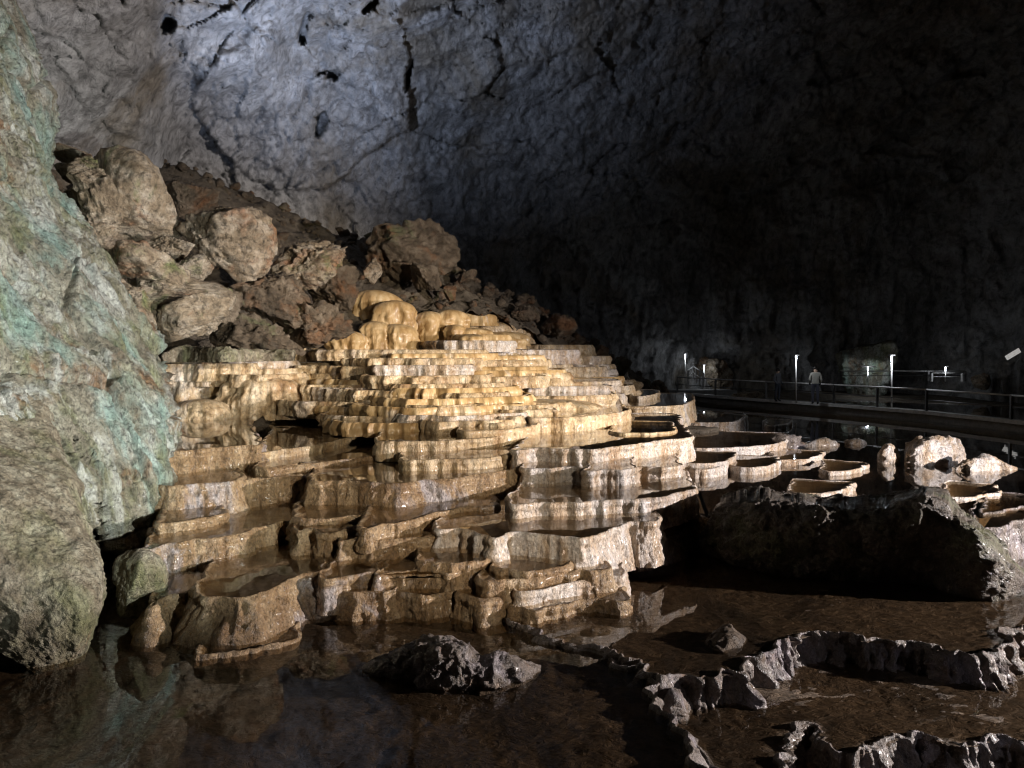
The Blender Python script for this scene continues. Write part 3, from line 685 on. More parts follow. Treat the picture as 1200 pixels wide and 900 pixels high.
POOLS = [
    # pts, wall px, back m, material, label, extras
    ([(186, 569), (235, 566), (281, 562)], 38, 1.8, 'tan', 'brown fluted basin wall just right of the green tinted rock, below the long pool', {}),
    ([(278, 563), (300, 560), (330, 559), (362, 556)], 34, 1.6, 'tan', 'basin with a dark recess at its near end, beside the brown fluted wall', {}),
    ([(362, 561), (400, 563), (435, 566), (473, 567), (497, 563), (533, 560), (560, 556), (613, 548), (609, 540)], 34, 2.0, 'tan', 'broad basin with brown pool and tan draped wall in mid slope', dict(flare=0.3)),
    ([(183, 613), (215, 611), (245, 605), (264, 601)], 12, 0.9, 'tan', 'thin crumbly rim ledge under the fluted wall beside the green rock', dict(lip=0.1, crest=0.03)),
    ([(345, 605), (370, 608), (400, 606), (432, 602)], 9, 0.7, 'tan', 'thin curved rim below the broad draped basin', dict(lip=0.08)),
    ([(420, 618), (455, 614), (473, 612), (510, 602), (540, 595), (582, 592)], 9, 0.9, 'tan', 'narrow slanting rim rising towards the large dark oval pool', dict(lip=0.09, crest=0.03)),
    ([(170, 641), (200, 637), (241, 631), (281, 625), (327, 612), (356, 608)], 34, 1.6, 'tan', 'long slanting basin with smooth tan wall and grey lilac patch', {}),
    ([(346, 622), (365, 620), (383, 624), (405, 620), (420, 615), (437, 612)], 29, 1.2, 'tan', 'small basin with a dark hollow between two slanting tan walls', {}),
    ([(395, 633), (415, 632), (437, 634), (470, 632), (503, 628), (511, 619)], 44, 1.2, 'tan', 'lopsided basin with a smooth brightly lit tan flank above the lowest steps', dict(flare=0.45)),
    ([(508, 618), (538, 619), (571, 627), (583, 629), (603, 624), (638, 627), (662, 629), (686, 630), (717, 620), (738, 612), (775, 609)], 36, 1.5, 'lilac', 'large oval dark pool with a pale lilac front wall', dict(flare=0.25, flute=0.05)),
    ([(740, 633), (768, 636), (798, 624), (812, 613), (807, 600)], 27, 1.0, 'lilac', 'bulging pale buttress basin at the corner beside the dark muddy pool', dict(base=LV_C, flare=0.35)),
    ([(236, 691), (262, 701), (292, 700), (320, 688), (348, 674), (383, 667), (393, 655)], 48, 1.2, 'tan', 'steep tan apron basin with white glints just above the foreground water', dict(base=LV_D, flare=0.55)),
    ([(176, 708), (194, 700), (236, 688), (252, 678)], 40, 0.9, 'tan', 'rough brown basin beside the small square block under the cliff', dict(base=LV_D, flare=0.5)),
    ([(228, 770), (270, 764), (310, 758), (345, 750), (352, 742)], 5, 0.5, 'tan', 'thin low rim curving out into the foreground water', dict(base=LV_D, lip=0.07, crest=0.03)),
    ([(487, 655), (519, 659), (552, 659), (572, 651)], 14, 0.7, 'tan', 'small flat ledge basin in the shadow of the large oval pool', {}),
    ([(575, 662), (600, 667), (620, 669), (650, 667), (668, 660)], 10, 0.6, 'tan', 'thin crescent rim under the pale lilac wall', {}),
    ([(398, 690), (430, 694), (454, 694), (467, 688)], 30, 0.9, 'tan', 'low dark block basin at the water edge beside the steep apron', dict(base=LV_D)),
    ([(462, 690), (480, 696), (498, 699), (520, 695), (535, 689)], 27, 0.9, 'tan', 'second low basin along the foreground water edge, bright on its right flank', dict(base=LV_D)),
    ([(532, 692), (547, 698), (580, 701), (594, 690), (615, 686), (652, 680)], 28, 0.9, 'tan', 'third low basin along the foreground water edge with a wide shadowed face', dict(base=LV_D)),
    ([(602, 689), (633, 692), (655, 687), (677, 681), (713, 675), (730, 672)], 34, 1.0, 'lilac', 'last low basin of the water edge row, rounded pale corner by the mud pool', dict(base=LV_D, flare=0.3)),
    ([(598, 706), (628, 716), (655, 708), (690, 703), (735, 703)], 20, 0.6, 'tan', 'lowest narrow step in front of the rounded pale corner basin', dict(base=LV_D, flare=0.3)),
    ([(374, 678), (405, 676), (440, 669), (456, 661)], 20, 0.7, 'tan', 'narrow stepped ledge under the lopsided basin', {}),
    ([(440, 674), (470, 670), (500, 668), (528, 672)], 16, 0.7, 'tan', 'small mud coloured terrace between the lopsided basin and the water edge row', {}),
    ([(560, 676), (595, 680), (630, 676), (670, 670), (712, 664)], 14, 0.8, 'tan', 'long thin terrace between the crescent rim and the rounded pale corner', {}),
    ([(596, 588), (640, 588), (672, 589), (700, 586), (735, 585), (770, 583), (793, 578), (814, 572), (810, 563)], 20, 1.8, 'lilac', 'long brown pool with a scalloped white rim ending at the dark mud pool', {}),
    ([(603, 526), (625, 525), (660, 526), (698, 526), (747, 520), (784, 515), (811, 512), (806, 505)], 17, 2.6, 'lilac', 'long mirror pool with an even white wall across the middle right', {}),
    ([(611, 548), (640, 549), (665, 547), (691, 548)], 16, 1.0, 'lilac', 'short white basin under the long white wall, beside the brown pool corner', {}),
    ([(688, 551), (715, 550), (743, 549)], 13, 0.9, 'lilac', 'small basin with dark recess below the middle of the long white wall', {}),
    ([(740, 550), (752, 547), (775, 548), (793, 546), (795, 540)], 14, 1.1, 'lilac', 'rounded white basin with dark flank near the end of the long white wall', {}),
    ([(789, 541), (815, 543), (845, 541), (861, 535)], 9, 0.9, 'lilac', 'flat cream disc basin over two smaller discs', dict(pool=0.04)),
    ([(810, 549), (830, 550), (848, 546)], 14, 0.8, 'lilac', 'short white drum basin under the flat cream disc', dict(pool=0.04)),
    ([(846, 543), (870, 547), (900, 546), (912, 540)], 9, 0.8, 'lilac', 'cream drum basin standing alone in the dark water', dict(z=LV_R + 0.17, pool=0.04)),
    ([(800, 523), (840, 525), (880, 523), (910, 520), (924, 514)], 12, 1.6, 'lilac', 'wide pale shelf basin reaching out over the dark water', dict(pool=0.04, z=LV_R + 0.34)),
    ([(800, 494), (830, 495), (860, 494), (873, 488)], 12, 1.8, 'lilac', 'far lilac tinted basin at the tip of the terraces', dict(pool=0.04, z=LV_R + 0.40)),
    ([(905, 537), (940, 538), (964, 532)], 8, 0.7, 'lilac', 'low cream shelf next to the lone cream drum', dict(z=LV_R + 0.14, pool=0.04)),
    ([(896, 498), (912, 498), (928, 494)], 7, 1.0, 'lilac', 'small isolated pale rim beyond the terrace tip', dict(z=LV_R + 0.18, pool=0.04)),
    ([(962, 551), (990, 552), (1014, 545)], 6, 0.6, 'lilac', 'thin cream rim leading to the white rocks', dict(z=LV_R + 0.10, pool=0.04)),
    ([(925, 575), (965, 578), (997, 570)], 9, 0.6, 'lilac', 'pale low rim showing behind the big dark rock', dict(z=LV_R + 0.16, pool=0.04)),
    ([(618, 488), (650, 489), (684, 488), (710, 485), (735, 481)], 19, 2.5, 'cream', 'tall cream wall basin with a dark cave like recess beside it', {}),
    ([(540, 504), (590, 503), (615, 500), (632, 496)], 11, 1.8, 'cream', 'cream curved rim just below the dark recess', {}),
    ([(716, 506), (750, 507), (780, 506), (791, 502)], 6, 1.8, 'cream', 'thin flat cream disc lying in the mirror pool', {}),
    ([(728, 475), (765, 476), (800, 474), (814, 468)], 17, 2.0, 'cream', 'tall cream and lilac basin at the outer end of the upper tiers', {}),
    ([(738, 463), (755, 464), (773, 460)], 7, 2.0, 'cream', 'small pointed cream basin on the skyline end of the tiers', {}),
    ([(188, 525), (230, 526), (256, 524), (290, 522), (305, 518)], 28, 5.5, 'tan', 'tall drum basin with grey pink wall against the green tinted rock', {}),
    ([(302, 529), (335, 526), (372, 521), (420, 510), (445, 503)], 8, 4.0, 'cream', 'pool mirroring the blue vault behind a low cream rim', {}),
    ([(300, 547), (350, 545), (400, 539), (450, 532), (480, 527)], 10, 1.6, 'tan', 'brown mirror pool with thin rim below the blue pool', {}),
    ([(470, 539), (520, 538), (570, 536), (600, 531)], 8, 1.4, 'cream', 'low cream ledge behind the broad brown pool', {}),
    ([(440, 516), (490, 517), (540, 515), (585, 511)], 9, 1.6, 'cream', 'long thin cream ledge in the centre of the slope', {}),
    ([(1105, 580), (1135, 583), (1168, 576)], 7, 1.0, 'lilac', 'thin pale rim right behind the peak of the big dark rock', dict(z=LV_R + 0.10)),
    ([(1136, 613), (1160, 619), (1200, 607), (1235, 600)], 30, 1.2, 'dam', 'pale fluted basin wall cut by the picture edge beside the big dark rock', {}),
    ([(1150, 601), (1180, 597), (1215, 590)], 8, 1.0, 'dam', 'narrow rim running out of the picture above the pale fluted wall', {}),
]
for pts, hb, back, mt, label, kw in POOLS:
    if pts[0][0] < 760 and hb > 8: back *= 1.9
    pool('rimstone_pool', pts, hb, back, label, mt, **kw)

# ------------------------------------------------------------------ upper tiers: stacked basins of the slope
XR = ([345, 352, 365, 380, 400, 412, 420, 440, 452, 460, 480, 500], [545, 575, 620, 645, 690, 703, 712, 735, 750, 735, 640, 560])
XL = ([345, 352, 365, 372, 398, 404, 409, 444, 445, 470, 520], [530, 535, 540, 548, 540, 500, 200, 205, 262, 325, 460])
ROWS = [353, 359, 365, 371, 377, 383, 389, 395, 401, 407, 412, 417, 422, 427, 432, 437, 443, 449, 455, 461, 467, 473, 480, 487, 494]
ORD = ['first', 'second', 'third', 'fourth', 'fifth', 'sixth', 'seventh', 'eighth', 'ninth', 'tenth', 'eleventh', 'twelfth', 'thirteenth',
       'fourteenth', 'fifteenth', 'sixteenth', 'seventeenth', 'eighteenth', 'nineteenth', 'twentieth', 'twenty-first', 'twenty-second', 'twenty-third', 'twenty-fourth', 'twenty-fifth']
for k, y0 in enumerate(ROWS):
    xl, xr = np.interp(y0, *XL), np.interp(y0, *XR)
    tier = None; x = xl - rnd.uniform(0, 12)
    while x < xr - 6:
        w = rnd.uniform(34, 70) if y0 < 400 else rnd.uniform(70, 215)
        w = min(w, xr - x + 8)
        cx, cy = x + w / 2, y0 + rnd.uniform(-3.5, 3.5)
        Y = depth(cx, cy); p = at(cx, cy, Y); z = float(p[2])
        a = w / 2 * Y / F * 1.12; b = min(a * rnd.uniform(0.45, 0.8), 1.7)
        n = 14; ang = np.linspace(0, 2 * math.pi, n, endpoint=False) - math.pi / 2
        e = np.array([rnd.uniform(0.9, 1.1) for _ in range(n)])
        sx = np.sign(np.cos(ang)) * np.abs(np.cos(ang)) ** 0.92
        O = np.stack([a * sx * e, b * np.sin(ang) * e + b + np.where(np.sin(ang) > 0, 0.7, 0)], 1)
        yaw = math.radians(rnd.uniform(4, 26)) if cx > 500 else math.radians(rnd.uniform(-10, 14))
        O = O @ np.array([[math.cos(yaw), math.sin(yaw)], [-math.sin(yaw), math.cos(yaw)]]) + p[:2]
        fi = np.where(np.sin(ang) < 0.3, 1.0, 0.0)
        if tier is None:
            tier = empty('terrace_tier', (p[0], p[1], z - 0.6))
            where = 'of the golden slope' if k else 'of the golden slope, just under rubble'
            tag(tier, '%s tier from the top %s, stacked cream basins' % (ORD[k], where), 'terrace tier', 'stacked tiers of the flowstone slope')
        hpx = rnd.uniform(5, 15)
        dm = rnd.random() < (0.4 if y0 < 405 else 0.05)
        kw = dict(dome=min(a, b) * 0.55) if dm else {}
        basin('basin', O, fi, z, z - hpx * Y / F - 0.2, M[rnd.choice(['cream', 'cream', 'cream', 'orange', 'lilac'] if y0 > 400 else ['orange', 'orange', 'cream'])],
              parent=tier, res=max(0.045, Y * 0.0023), scal=0.18, flute=0.06, bulge=0.06, flare=rnd.uniform(0.1, 0.6), lip=0.05, lump=0.06, crest=0.012, **kw)
        x += w * rnd.uniform(0.6, 0.85)

# rounded flowstone domes
DOMES = [
    (461, 351, 52, 34, 27.2, 'largest mushroom shaped golden flowstone dome with white streaked skirt'),
    (463, 379, 48, 30, 26.4, 'golden flowstone dome hanging right beneath the mushroom shaped dome'),
    (436, 376, 38, 34, 26.5, 'ribbed golden dome tucked against the mushroom shaped dome, toward the boulders'),
    (432, 338, 70, 46, 28.0, 'lumpy orange flowstone mass under the dark boulders'),
    (502, 364, 40, 44, 27.8, 'smooth golden column dome just past the mushroom shaped dome'),
    (527, 362, 50, 26, 28.0, 'small golden overhanging dome next to the smooth column dome'),
    (533, 380, 26, 22, 27.4, 'tiny golden dome with a white foot below the overhanging dome'),
    (402, 387, 50, 26, 25.0, 'low sloping flowstone hump at the edge of the grey boulders'),
    (213, 420, 62, 40, 22.0, 'big smooth golden dome beside the cliff below the grey ledge'),
    (293, 441, 90, 30, 21.2, 'wide smooth golden dome with a shadowed flank above the blue pool'),
    (258, 430, 84, 34, 22.6, 'pale gold dome filling the gap between the two big smooth domes'),
    (226, 469, 66, 24, 20.3, 'low rounded dome at the back of the cliffside pool'),
]
for cx, ty, w, h, Y, label in DOMES:
    p = at(cx, ty, Y); a = w / 2 * Y / F; n = 12
    ang = np.linspace(0, 2 * math.pi, n, endpoint=False) - math.pi / 2
    e = np.array([rnd.uniform(0.88, 1.12) for _ in range(n)])
    O = np.stack([a * np.cos(ang) * e, a * 0.8 * np.sin(ang) * e + a * 0.8], 1) + p[:2]
    lf = cx < 340
    t = basin('flowstone_dome', O, np.where(np.sin(ang) < 0.4, 1.0, 0.0), float(p[2]), float(p[2]) - h * Y / F - 0.5, M['cream' if lf else 'orange'],
              res=max(0.035, Y * 0.002), scal=0.10, flute=0.05, flare=0.5 if lf else 0.03, lump=0.12, dome=a * (0.45 if lf else 0.8))
    tag(t, label, 'flowstone dome', 'golden flowstone domes')

# ------------------------------------------------------------------ ground under everything
def build_floor():
    R = np.array(RIMS); R = R[(R[:, 1] > 9)]
    gx = np.concatenate([np.arange(-70, -14, 4.0), np.arange(-14, 14, 0.3), np.arange(14, 80, 4.0)])
    gy = np.concatenate([np.arange(-30, 8, 4.0), np.arange(8, 40, 0.3), np.arange(40, 80, 4.0)])
    X, Y = np.meshgrid(gx, gy)
    num = np.zeros(X.shape); den = np.zeros(X.shape); near = np.full(X.shape, 99.0); lowest = np.full(X.shape, 99.0)
    for x, y, z in R:
        d2 = (X - x) ** 2 + (Y - y) ** 2
        w = 1 / (d2 + 0.15) ** 2; num += w * z; den += w; near = np.minimum(near, d2)
        lowest = np.where(d2 < 2.6, np.minimum(lowest, z - 0.75), lowest)
    Z = num / den - 0.55
    Z = np.where(near < 1.2 ** 2, Z, np.minimum(Z, LV_G - 0.45 + 0 * Z) * 1.0)
    Z = np.minimum(Z, np.where(near < 1.2 ** 2, Z, LV_G - 0.4))
    # in the slope's interior keep it filled
    inside = (X < 0.36 * Y - 3.0) & (X > -0.55 * Y) & (Y > 11) & (Y < 31)
    Z = np.where(inside & (near < 9), np.maximum(Z, num / den - 0.75), Z)
    Z = np.minimum(Z, lowest)
    P = np.stack([X, Y, Z], -1)
    o = obj('cave_floor', mesh('cave_floor', P.reshape(-1, 3), grid_quads(*P.shape[:2])), M['soil'])
    tag(o, 'dark bedrock floor of the cave under pools and terraces', 'ground', kind='structure')


build_floor()


def build_rubble_slope():
    back = np.array([(-60, 120, 30), (20, 138, 29), (60, 155, 29), (130, 178, 31), (230, 210, 32), (300, 240, 33), (400, 280, 33), (480, 300, 33), (540, 328, 33), (600, 350, 33.5), (640, 368, 34), (700, 412, 36), (760, 452, 39), (800, 478, 41), (840, 500, 42)], float)
    front = np.array([(-60, 460, 15), (20, 455, 16), (60, 450, 18), (130, 440, 19), (230, 415, 22.5), (300, 412, 24), (400, 400, 26), (480, 360, 28.5), (540, 352, 29.6), (600, 368, 31.0), (640, 388, 32), (700, 428, 34), (760, 464, 36), (800, 486, 38), (840, 505, 39)], float)
    B = catmull(back, False, 18); A = catmull(front, False, 18)
    PB = at(B[:, 0], B[:, 1], B[:, 2]); PA = at(A[:, 0], A[:, 1], A[:, 2])
    PA0 = PA.copy(); PA0[:, 2] -= 0.6
    t = np.linspace(0, 1, 90)[:, None, None]
    S = PA0[None] * (1 - t) + PB[None] * t
    tb = np.linspace(0, 1, 25)[1:, None, None]
    d = PB / np.linalg.norm(PB[:, :2], axis=1)[:, None]; d[:, 2] = 0
    BK = PB[None] + d[None] * 7 * tb - np.array([0, 0, 1])[None, None] * 6.0 * tb
    P = np.concatenate([S, BK])
    f1, f2, _ = worley(P * 0.9 + 3)
    P[..., 2] += 0.45 * fbm(P * 0.5, 3) + 0.30 * ridged(P * 1.3, 4) + 0.35 * np.clip(0.6 - f1, 0, 1)
    o = obj('rubble_slope', mesh('rubble_slope', P.reshape(-1, 3), grid_quads(*P.shape[:2])[:, ::-1]), M['soil'])
    tag(o, 'dark brown rubble slope behind the terraces', 'slope', kind='structure')
    # loose stones strewn on it: too many and too small to pick apart
    rs = np.random.RandomState(5); V, T, n = [], [], 0
    protos = [rock_mesh((1, 0.9, 0.8), 60 + i, cuts=12, sub=2, rough=0.12) for i in range(8)]
    nr, nc = S.shape[:2]
    for i in range(900):
        r = int(nr * rs.rand() ** 0.7) if rs.rand() < 0.8 else nr - 1 - int(abs(rs.normal()) * 4)
        c = rs.randint(0, nc); p = P[min(max(r, 0), nr - 1), c]
        s = 0.12 + 0.5 * rs.rand() ** 3
        pv, pt = protos[rs.randint(8)]
        an = rs.rand() * 6.28; ca, sa = math.cos(an), math.sin(an)
        q = pv @ np.array([[ca, sa, 0], [-sa, ca, 0], [0, 0, 1]]) * s
        V.append(q + p + (0, 0, s * 0.2)); T.append(pt + n); n += len(q)
    o = obj('rubble', mesh('rubble', np.concatenate(V), tris=np.concatenate(T)), M['dark_boulder'])
    tag(o, 'loose broken stones strewn over the brown slope', 'rubble', kind='stuff')


build_rubble_slope()

# ------------------------------------------------------------------ the cliff on the left
def D_face(px, py):
    e = np.interp(py, [-150, 100, 200, 300, 400, 480, 560, 700], [17.5, 17, 16.8, 16.2, 15.2, 14.2, 13.3, 12.6])
    l = np.interp(py, [-150, 100, 300, 560, 700], [11.0, 10.5, 9.6, 8.6, 8.3])
    R = np.interp(py, [-150, 40, 150, 230, 300, 390, 470, 700], [-60, 27, 52, 72, 118, 165, 200, 185])
    t = np.clip((px + 220) / (R + 220), 0, 1)
    return l + (e - l) * t ** 1.3


def D_wall(px, py):
    """the cliff face with the black fissure that parts it from the leaning slab"""
    c = np.interp(py, [530, 560, 600, 640, 700], [78, 97, 111, 124, 138])
    w = np.interp(py, [520, 540, 580, 640, 700], [0.1, 8, 13, 12, 12])
    return D_face(px, py) + 2.6 * sst(1.0, 0.75, np.abs(px - c) / w) * (py > 515)


def disp_wall(P):
    c, s = math.cos(0.55), math.sin(0.55)
    q = np.stack([P[..., 0] * c + P[..., 2] * s, P[..., 1], -P[..., 0] * s + P[..., 2] * c], -1)   # strata dip to the right
    v1, e1, i1 = facets(q * (0.9, 0.6, 0.30)); v2, e2, i2 = facets(q * (2.6, 2.0, 0.9) + 9); v3, e3, i3 = facets(q * (7, 6, 3) + 19)
    return 0.20 * ridged(q * (2.2, 0.9, 0.2), 4) + 0.20 * fbm(P * 0.5, 3) + 0.22 * v1 + 0.09 * v2 + 0.04 * v3 - 0.18 * sst(0.05, 0.0, e1) - 0.05 * sst(0.06, 0.0, e2) + 0.06 * ridged(q * (9, 6, 1.4), 3) + 0.02 * fbm(P * 18, 3)


sheet('rock_wall', [(-150, -60), (0, 8), (40, 28), (75, 42), (110, 48), (150, 52), (200, 58), (230, 72), (270, 102), (300, 118), (350, 140), (390, 165), (420, 190), (470, 200), (520, 204), (545, 192), (560, 194), (585, 188), (640, 172), (690, 165)],
      [(-150, -260), (690, -260)], D_wall, 'rock', 'tall pale cliff with green streaks and painted turquoise light on the far left', disp_wall, cols=230, nrow=460, wrap=34)


def D_slab(px, py):
    gap = np.interp(py, [400, 440, 480, 520, 560, 620, 690, 800], [-0.9, -0.5, 0.0, 0.55, 1.15, 1.9, 2.5, 2.8])
    d = D_face(px, py) - gap * np.clip((px + 300) / 390, 0.25, 1.0)
    f = np.interp(py, [500, 640, 790], [6.5, 8.0, 8.75])
    return f + 0.5 * np.logaddexp(0, (d - f) / 0.5)


def disp_slab(P):
    f1, f2, idd = worley(P * (7, 7, 5))
    return 0.16 * fbm(P * 0.9, 3) + 0.05 * ridged(P * (3, 3, 2), 3) + 0.035 * f1 * 1.3 + 0.02 * fbm(P * 22, 2)


sheet('rock_slab', [(420, 52), (480, 58), (520, 66), (545, 76), (575, 90), (610, 97), (650, 110), (690, 120), (710, 119), (735, 112), (760, 103), (780, 94), (800, 84)],
      [(420, -260), (690, -260), (735, -60), (760, 5), (780, 40), (800, 60)], D_slab, 'slab', 'rounded pitted grey slab leaning on the cliff, its foot near the water', disp_slab, cols=200, nrow=260, wrap=18, cat='rock slab')


boulder('boulder', 162, 684, 64, 84, 10.2, 'small square grey block wedged at the foot of the cliff', 'slab', 43, 0.8, 0.10, 0.3, cuts=7, rough=0.06)

# ------------------------------------------------------------------ boulders under the vault
BO = 'boulders fallen below the vault'
for a in [
    (150, 232, 92, 120, 21.5, 'tall pale boulder leaning under the vault, largest of the pile', 'boulder', 3, 0.8, -0.45, 0.3, dict(cuts=9, rough=0.07)),
    (118, 225, 46, 100, 20.8, 'rough crumbly boulder against the tall pale leaning boulder', 'boulder', 4, 0.8, -0.3, 0.2, dict(rough=0.16)),
    (272, 287, 98, 92, 22.5, 'pale ribbed boulder with green moss on its foot', 'boulder', 5, 0.9, -0.35, 0.5, dict(rough=0.11, cuts=10)),
    (366, 306, 92, 56, 24.5, 'knobbly grey boulder past the mossy footed boulder', 'boulder', 6, 0.9, -0.4, 0.3, dict(rough=0.15)),
    (205, 345, 128, 84, 19.8, 'big layered brown boulder with orange stains below the pile', 'boulder', 8, 0.9, -0.15, 0.3, dict(rough=0.09, layer=0.05)),
    (172, 308, 92, 46, 19.4, 'flat mossy slab resting on the layered brown boulder', 'boulder', 9, 1.0, 0.2, 0.3, dict(rough=0.08, layer=0.05)),
    (226, 372, 78, 58, 19.0, 'ochre boulder with a pale snout overhanging the grey ledge', 'boulder', 10, 0.9, 0.1, 0.4, dict(rough=0.10)),
    (150, 355, 60, 70, 18.4, 'brown boulder wedged between cliff and layered boulder', 'boulder', 12, 0.9, -0.2, 0.1, dict(rough=0.12)),
    (82, 181, 42, 24, 23.0, 'small bright block on the crest beside the cliff', 'boulder', 13, 0.9, -0.1, 0.3, dict(cuts=8, rough=0.06)),
    (84, 204, 34, 22, 22.0, 'small pale block under the bright crest block', 'boulder', 14, 0.9, 0.2, 0.3, dict(cuts=8, rough=0.06)),
    (96, 232, 44, 36, 21.5, 'rounded tan block third below the crest block', 'boulder', 15, 0.9, 0.2, 0.1, dict(rough=0.08)),
    (116, 284, 46, 44, 20.0, 'broken tan block at the foot of the crumbly boulder', 'boulder', 16, 0.9, 0.1, 0.1, dict(rough=0.10)),
    (202, 292, 56, 32, 21.5, 'low rubbly stone in the gap behind the flat mossy slab', 'boulder', 17, 0.9, 0.0, 0.1, dict(rough=0.14)),
    (230, 316, 40, 34, 20.8, 'angular tan stone beside the flat mossy slab', 'boulder', 18, 0.9, -0.3, 0.5, dict(rough=0.08)),
    (222, 232, 66, 42, 26.0, 'dark arched boulder on the slope above the pile', 'dark_boulder', 19, 0.9, -0.4, 0.2, dict(rough=0.09)),
    (480, 297, 112, 72, 30.5, 'large dark brown boulder crowning the flowstone', 'dark_boulder', 20, 0.9, -0.25, 0.2, dict(rough=0.12)),
    (318, 352, 92, 62, 22.8, 'dark reddish conglomerate lump under the mossy footed boulder', 'dark_boulder', 21, 0.9, 0.0, 0.2, dict(rough=0.17)),
    (300, 390, 120, 52, 21.8, 'dark pitted rock mass directly above the grey ledge', 'dark_boulder', 22, 0.9, 0.05, 0.2, dict(rough=0.18)),
    (368, 382, 92, 60, 23.5, 'grey hollowed rock mass beside the flowstone hump', 'dark_boulder', 23, 0.9, 0.1, 0.2, dict(rough=0.18)),
    (393, 340, 60, 54, 25.5, 'brown jagged rock under the knobbly grey boulder', 'dark_boulder', 24, 0.9, -0.2, 0.1, dict(rough=0.17)),
    (258, 355, 50, 50, 21.0, 'green grey stone between layered boulder and conglomerate', 'dark_boulder', 25, 0.9, 0.0, 0.1, dict(rough=0.12)),
    (437, 318, 22, 30, 28.5, 'thin upright stone spike in front of the dark crowning boulder', 'boulder', 26, 0.8, -0.3, 0.1, dict(rough=0.12)),
    (498, 325, 40, 32, 29.0, 'grey rock leaning on the foot of the dark crowning boulder', 'dark_boulder', 27, 0.9, 0.4, 0.1, dict(rough=0.10)),
    (549, 323, 22, 16, 31.5, 'small grey block alone on the skyline past the crowning boulder', 'dark_boulder', 28, 0.9, 0.0, 0.1, dict(rough=0.06)),
    (527, 344, 16, 18, 29.2, 'small grey stone just above the topmost tier', 'dark_boulder', 29, 0.9, 0.0, 0.1, dict(rough=0.08)),
    (616, 366, 36, 22, 31.5, 'reddish brown stone on the crest of the dark slope', 'dark_boulder', 30, 0.9, 0.1, 0.1, dict(rough=0.12)),
    (655, 383, 40, 28, 32.0, 'dark stone lodged beside the upper tiers, below the reddish stone', 'dark_boulder', 31, 0.9, -0.4, 0.1, dict(rough=0.12)),
    (698, 420, 34, 26, 33.6, 'brown stone lodged beside the middle tiers', 'dark_boulder', 32, 0.9, -0.4, 0.1, dict(rough=0.14)),
    (725, 434, 36, 26, 34.8, 'reddish stone at the lower end of the dark slope', 'dark_boulder', 33, 0.9, -0.5, 0.1, dict(rough=0.14)),
]:
    px, py, w, h, Y, lab, mt, sd, dp, ti, yw, kw = a
    boulder('boulder', px, py, w, h, Y, lab, mt, sd, dp, ti, yw, BO, **kw)
ridge_rock('rock_ledge', [(190, 423, 416, 0.3), (215, 420, 407, 1.0), (260, 421, 409, 1.0), (300, 420, 410, 0.9), (345, 420, 412, 0.3)], CZ - 0.3, 'flat grey rock ledge between boulders and golden domes', 'slab', 3, 0.05, 0.05, 'rock ledge')

# ------------------------------------------------------------------ rocks in the pools
ridge_rock('rock', [(812, 648, 640, 0.2), (835, 655, 600, 0.9), (862, 664, 580, 1.5), (900, 672, 578, 1.7), (950, 678, 584, 1.7), (1000, 682, 586, 1.7), (1035, 684, 582, 1.8), (1070, 686, 572, 1.8), (1098, 690, 576, 1.6), (1118, 696, 596, 1.4), (1145, 704, 612, 1.2), (1168, 704, 640, 1.0), (1195, 700, 664, 0.8), (1225, 694, 680, 0.3)],
           LV_C - 0.05, 'big dark ridge shaped rock with a mossy lit end in the muddy pool', 'mossy', 4, 0.06, 0.025, over=0.5)
ridge_rock('rock', [(425, 786, 782, 0.1), (455, 795, 772, 0.35), (490, 803, 760, 0.5), (518, 807, 750, 0.55), (545, 808, 756, 0.5), (560, 808, 776, 0.4), (590, 804, 776, 0.35), (615, 796, 778, 0.25), (634, 786, 780, 0.1)],
           LV_D - 0.04, 'small peaked dark rock standing in the foreground pool', 'dam', 9, 0.07, 0.016, over=0.1)
ridge_rock('rock', [(1060, 545, 540, 0.3), (1070, 546, 520, 0.9), (1085, 547, 514, 1.2), (1105, 546, 513, 1.2), (1120, 545, 520, 1.0), (1132, 544, 538, 0.3)], LV_R - 0.03, 'largest white lit rock standing in the far dark pool', 'lilac', 12, 0.09, 0.04)
ridge_rock('rock', [(1028, 543, 540, 0.2), (1035, 544, 526, 0.6), (1045, 544, 523, 0.7), (1055, 543, 538, 0.2)], LV_R - 0.03, 'small white lit rock beside the largest white rock', 'lilac', 13, 0.05, 0.04)
ridge_rock('rock', [(1120, 552, 548, 0.2), (1138, 553, 540, 0.5), (1160, 553, 534, 0.7), (1180, 552, 545, 0.3), (1192, 551, 548, 0.2)], LV_R - 0.03, 'dim jagged rock behind the white rocks, toward the picture edge', 'lilac', 14, 0.07, 0.04)
ridge_rock('rock', [(940, 523, 520, 0.2), (955, 524, 515, 0.5), (968, 524, 514, 0.5), (984, 523, 520, 0.2)], LV_R - 0.03, 'low pale rock lump in the far pool before the white rocks', 'lilac', 15, 0.05, 0.05)
ridge_rock('rock', [(990, 521, 518, 0.2), (1002, 522, 514, 0.4), (1015, 521, 518, 0.2)], LV_R - 0.03, 'tiny pale rock in the far pool', 'lilac', 16, 0.04, 0.05)
ridge_rock('rock', [(895, 528, 524, 0.2), (912, 529, 510, 0.7), (930, 529, 513, 0.7), (942, 528, 524, 0.2)], LV_R - 0.03, 'dark knobby rock beside the wide pale shelf basin', 'dam', 17, 0.08, 0.05)
ridge_rock('mud_mound', [(826, 757, 752, 0.15), (838, 763, 746, 0.45), (852, 764, 738, 0.6), (866, 760, 743, 0.4), (876, 752, 749, 0.1)], LV_C - 0.05, 'dark mud mound in the muddy pool behind the dam', 'mud', 18, 0.05, 0.02, 'mud mound')
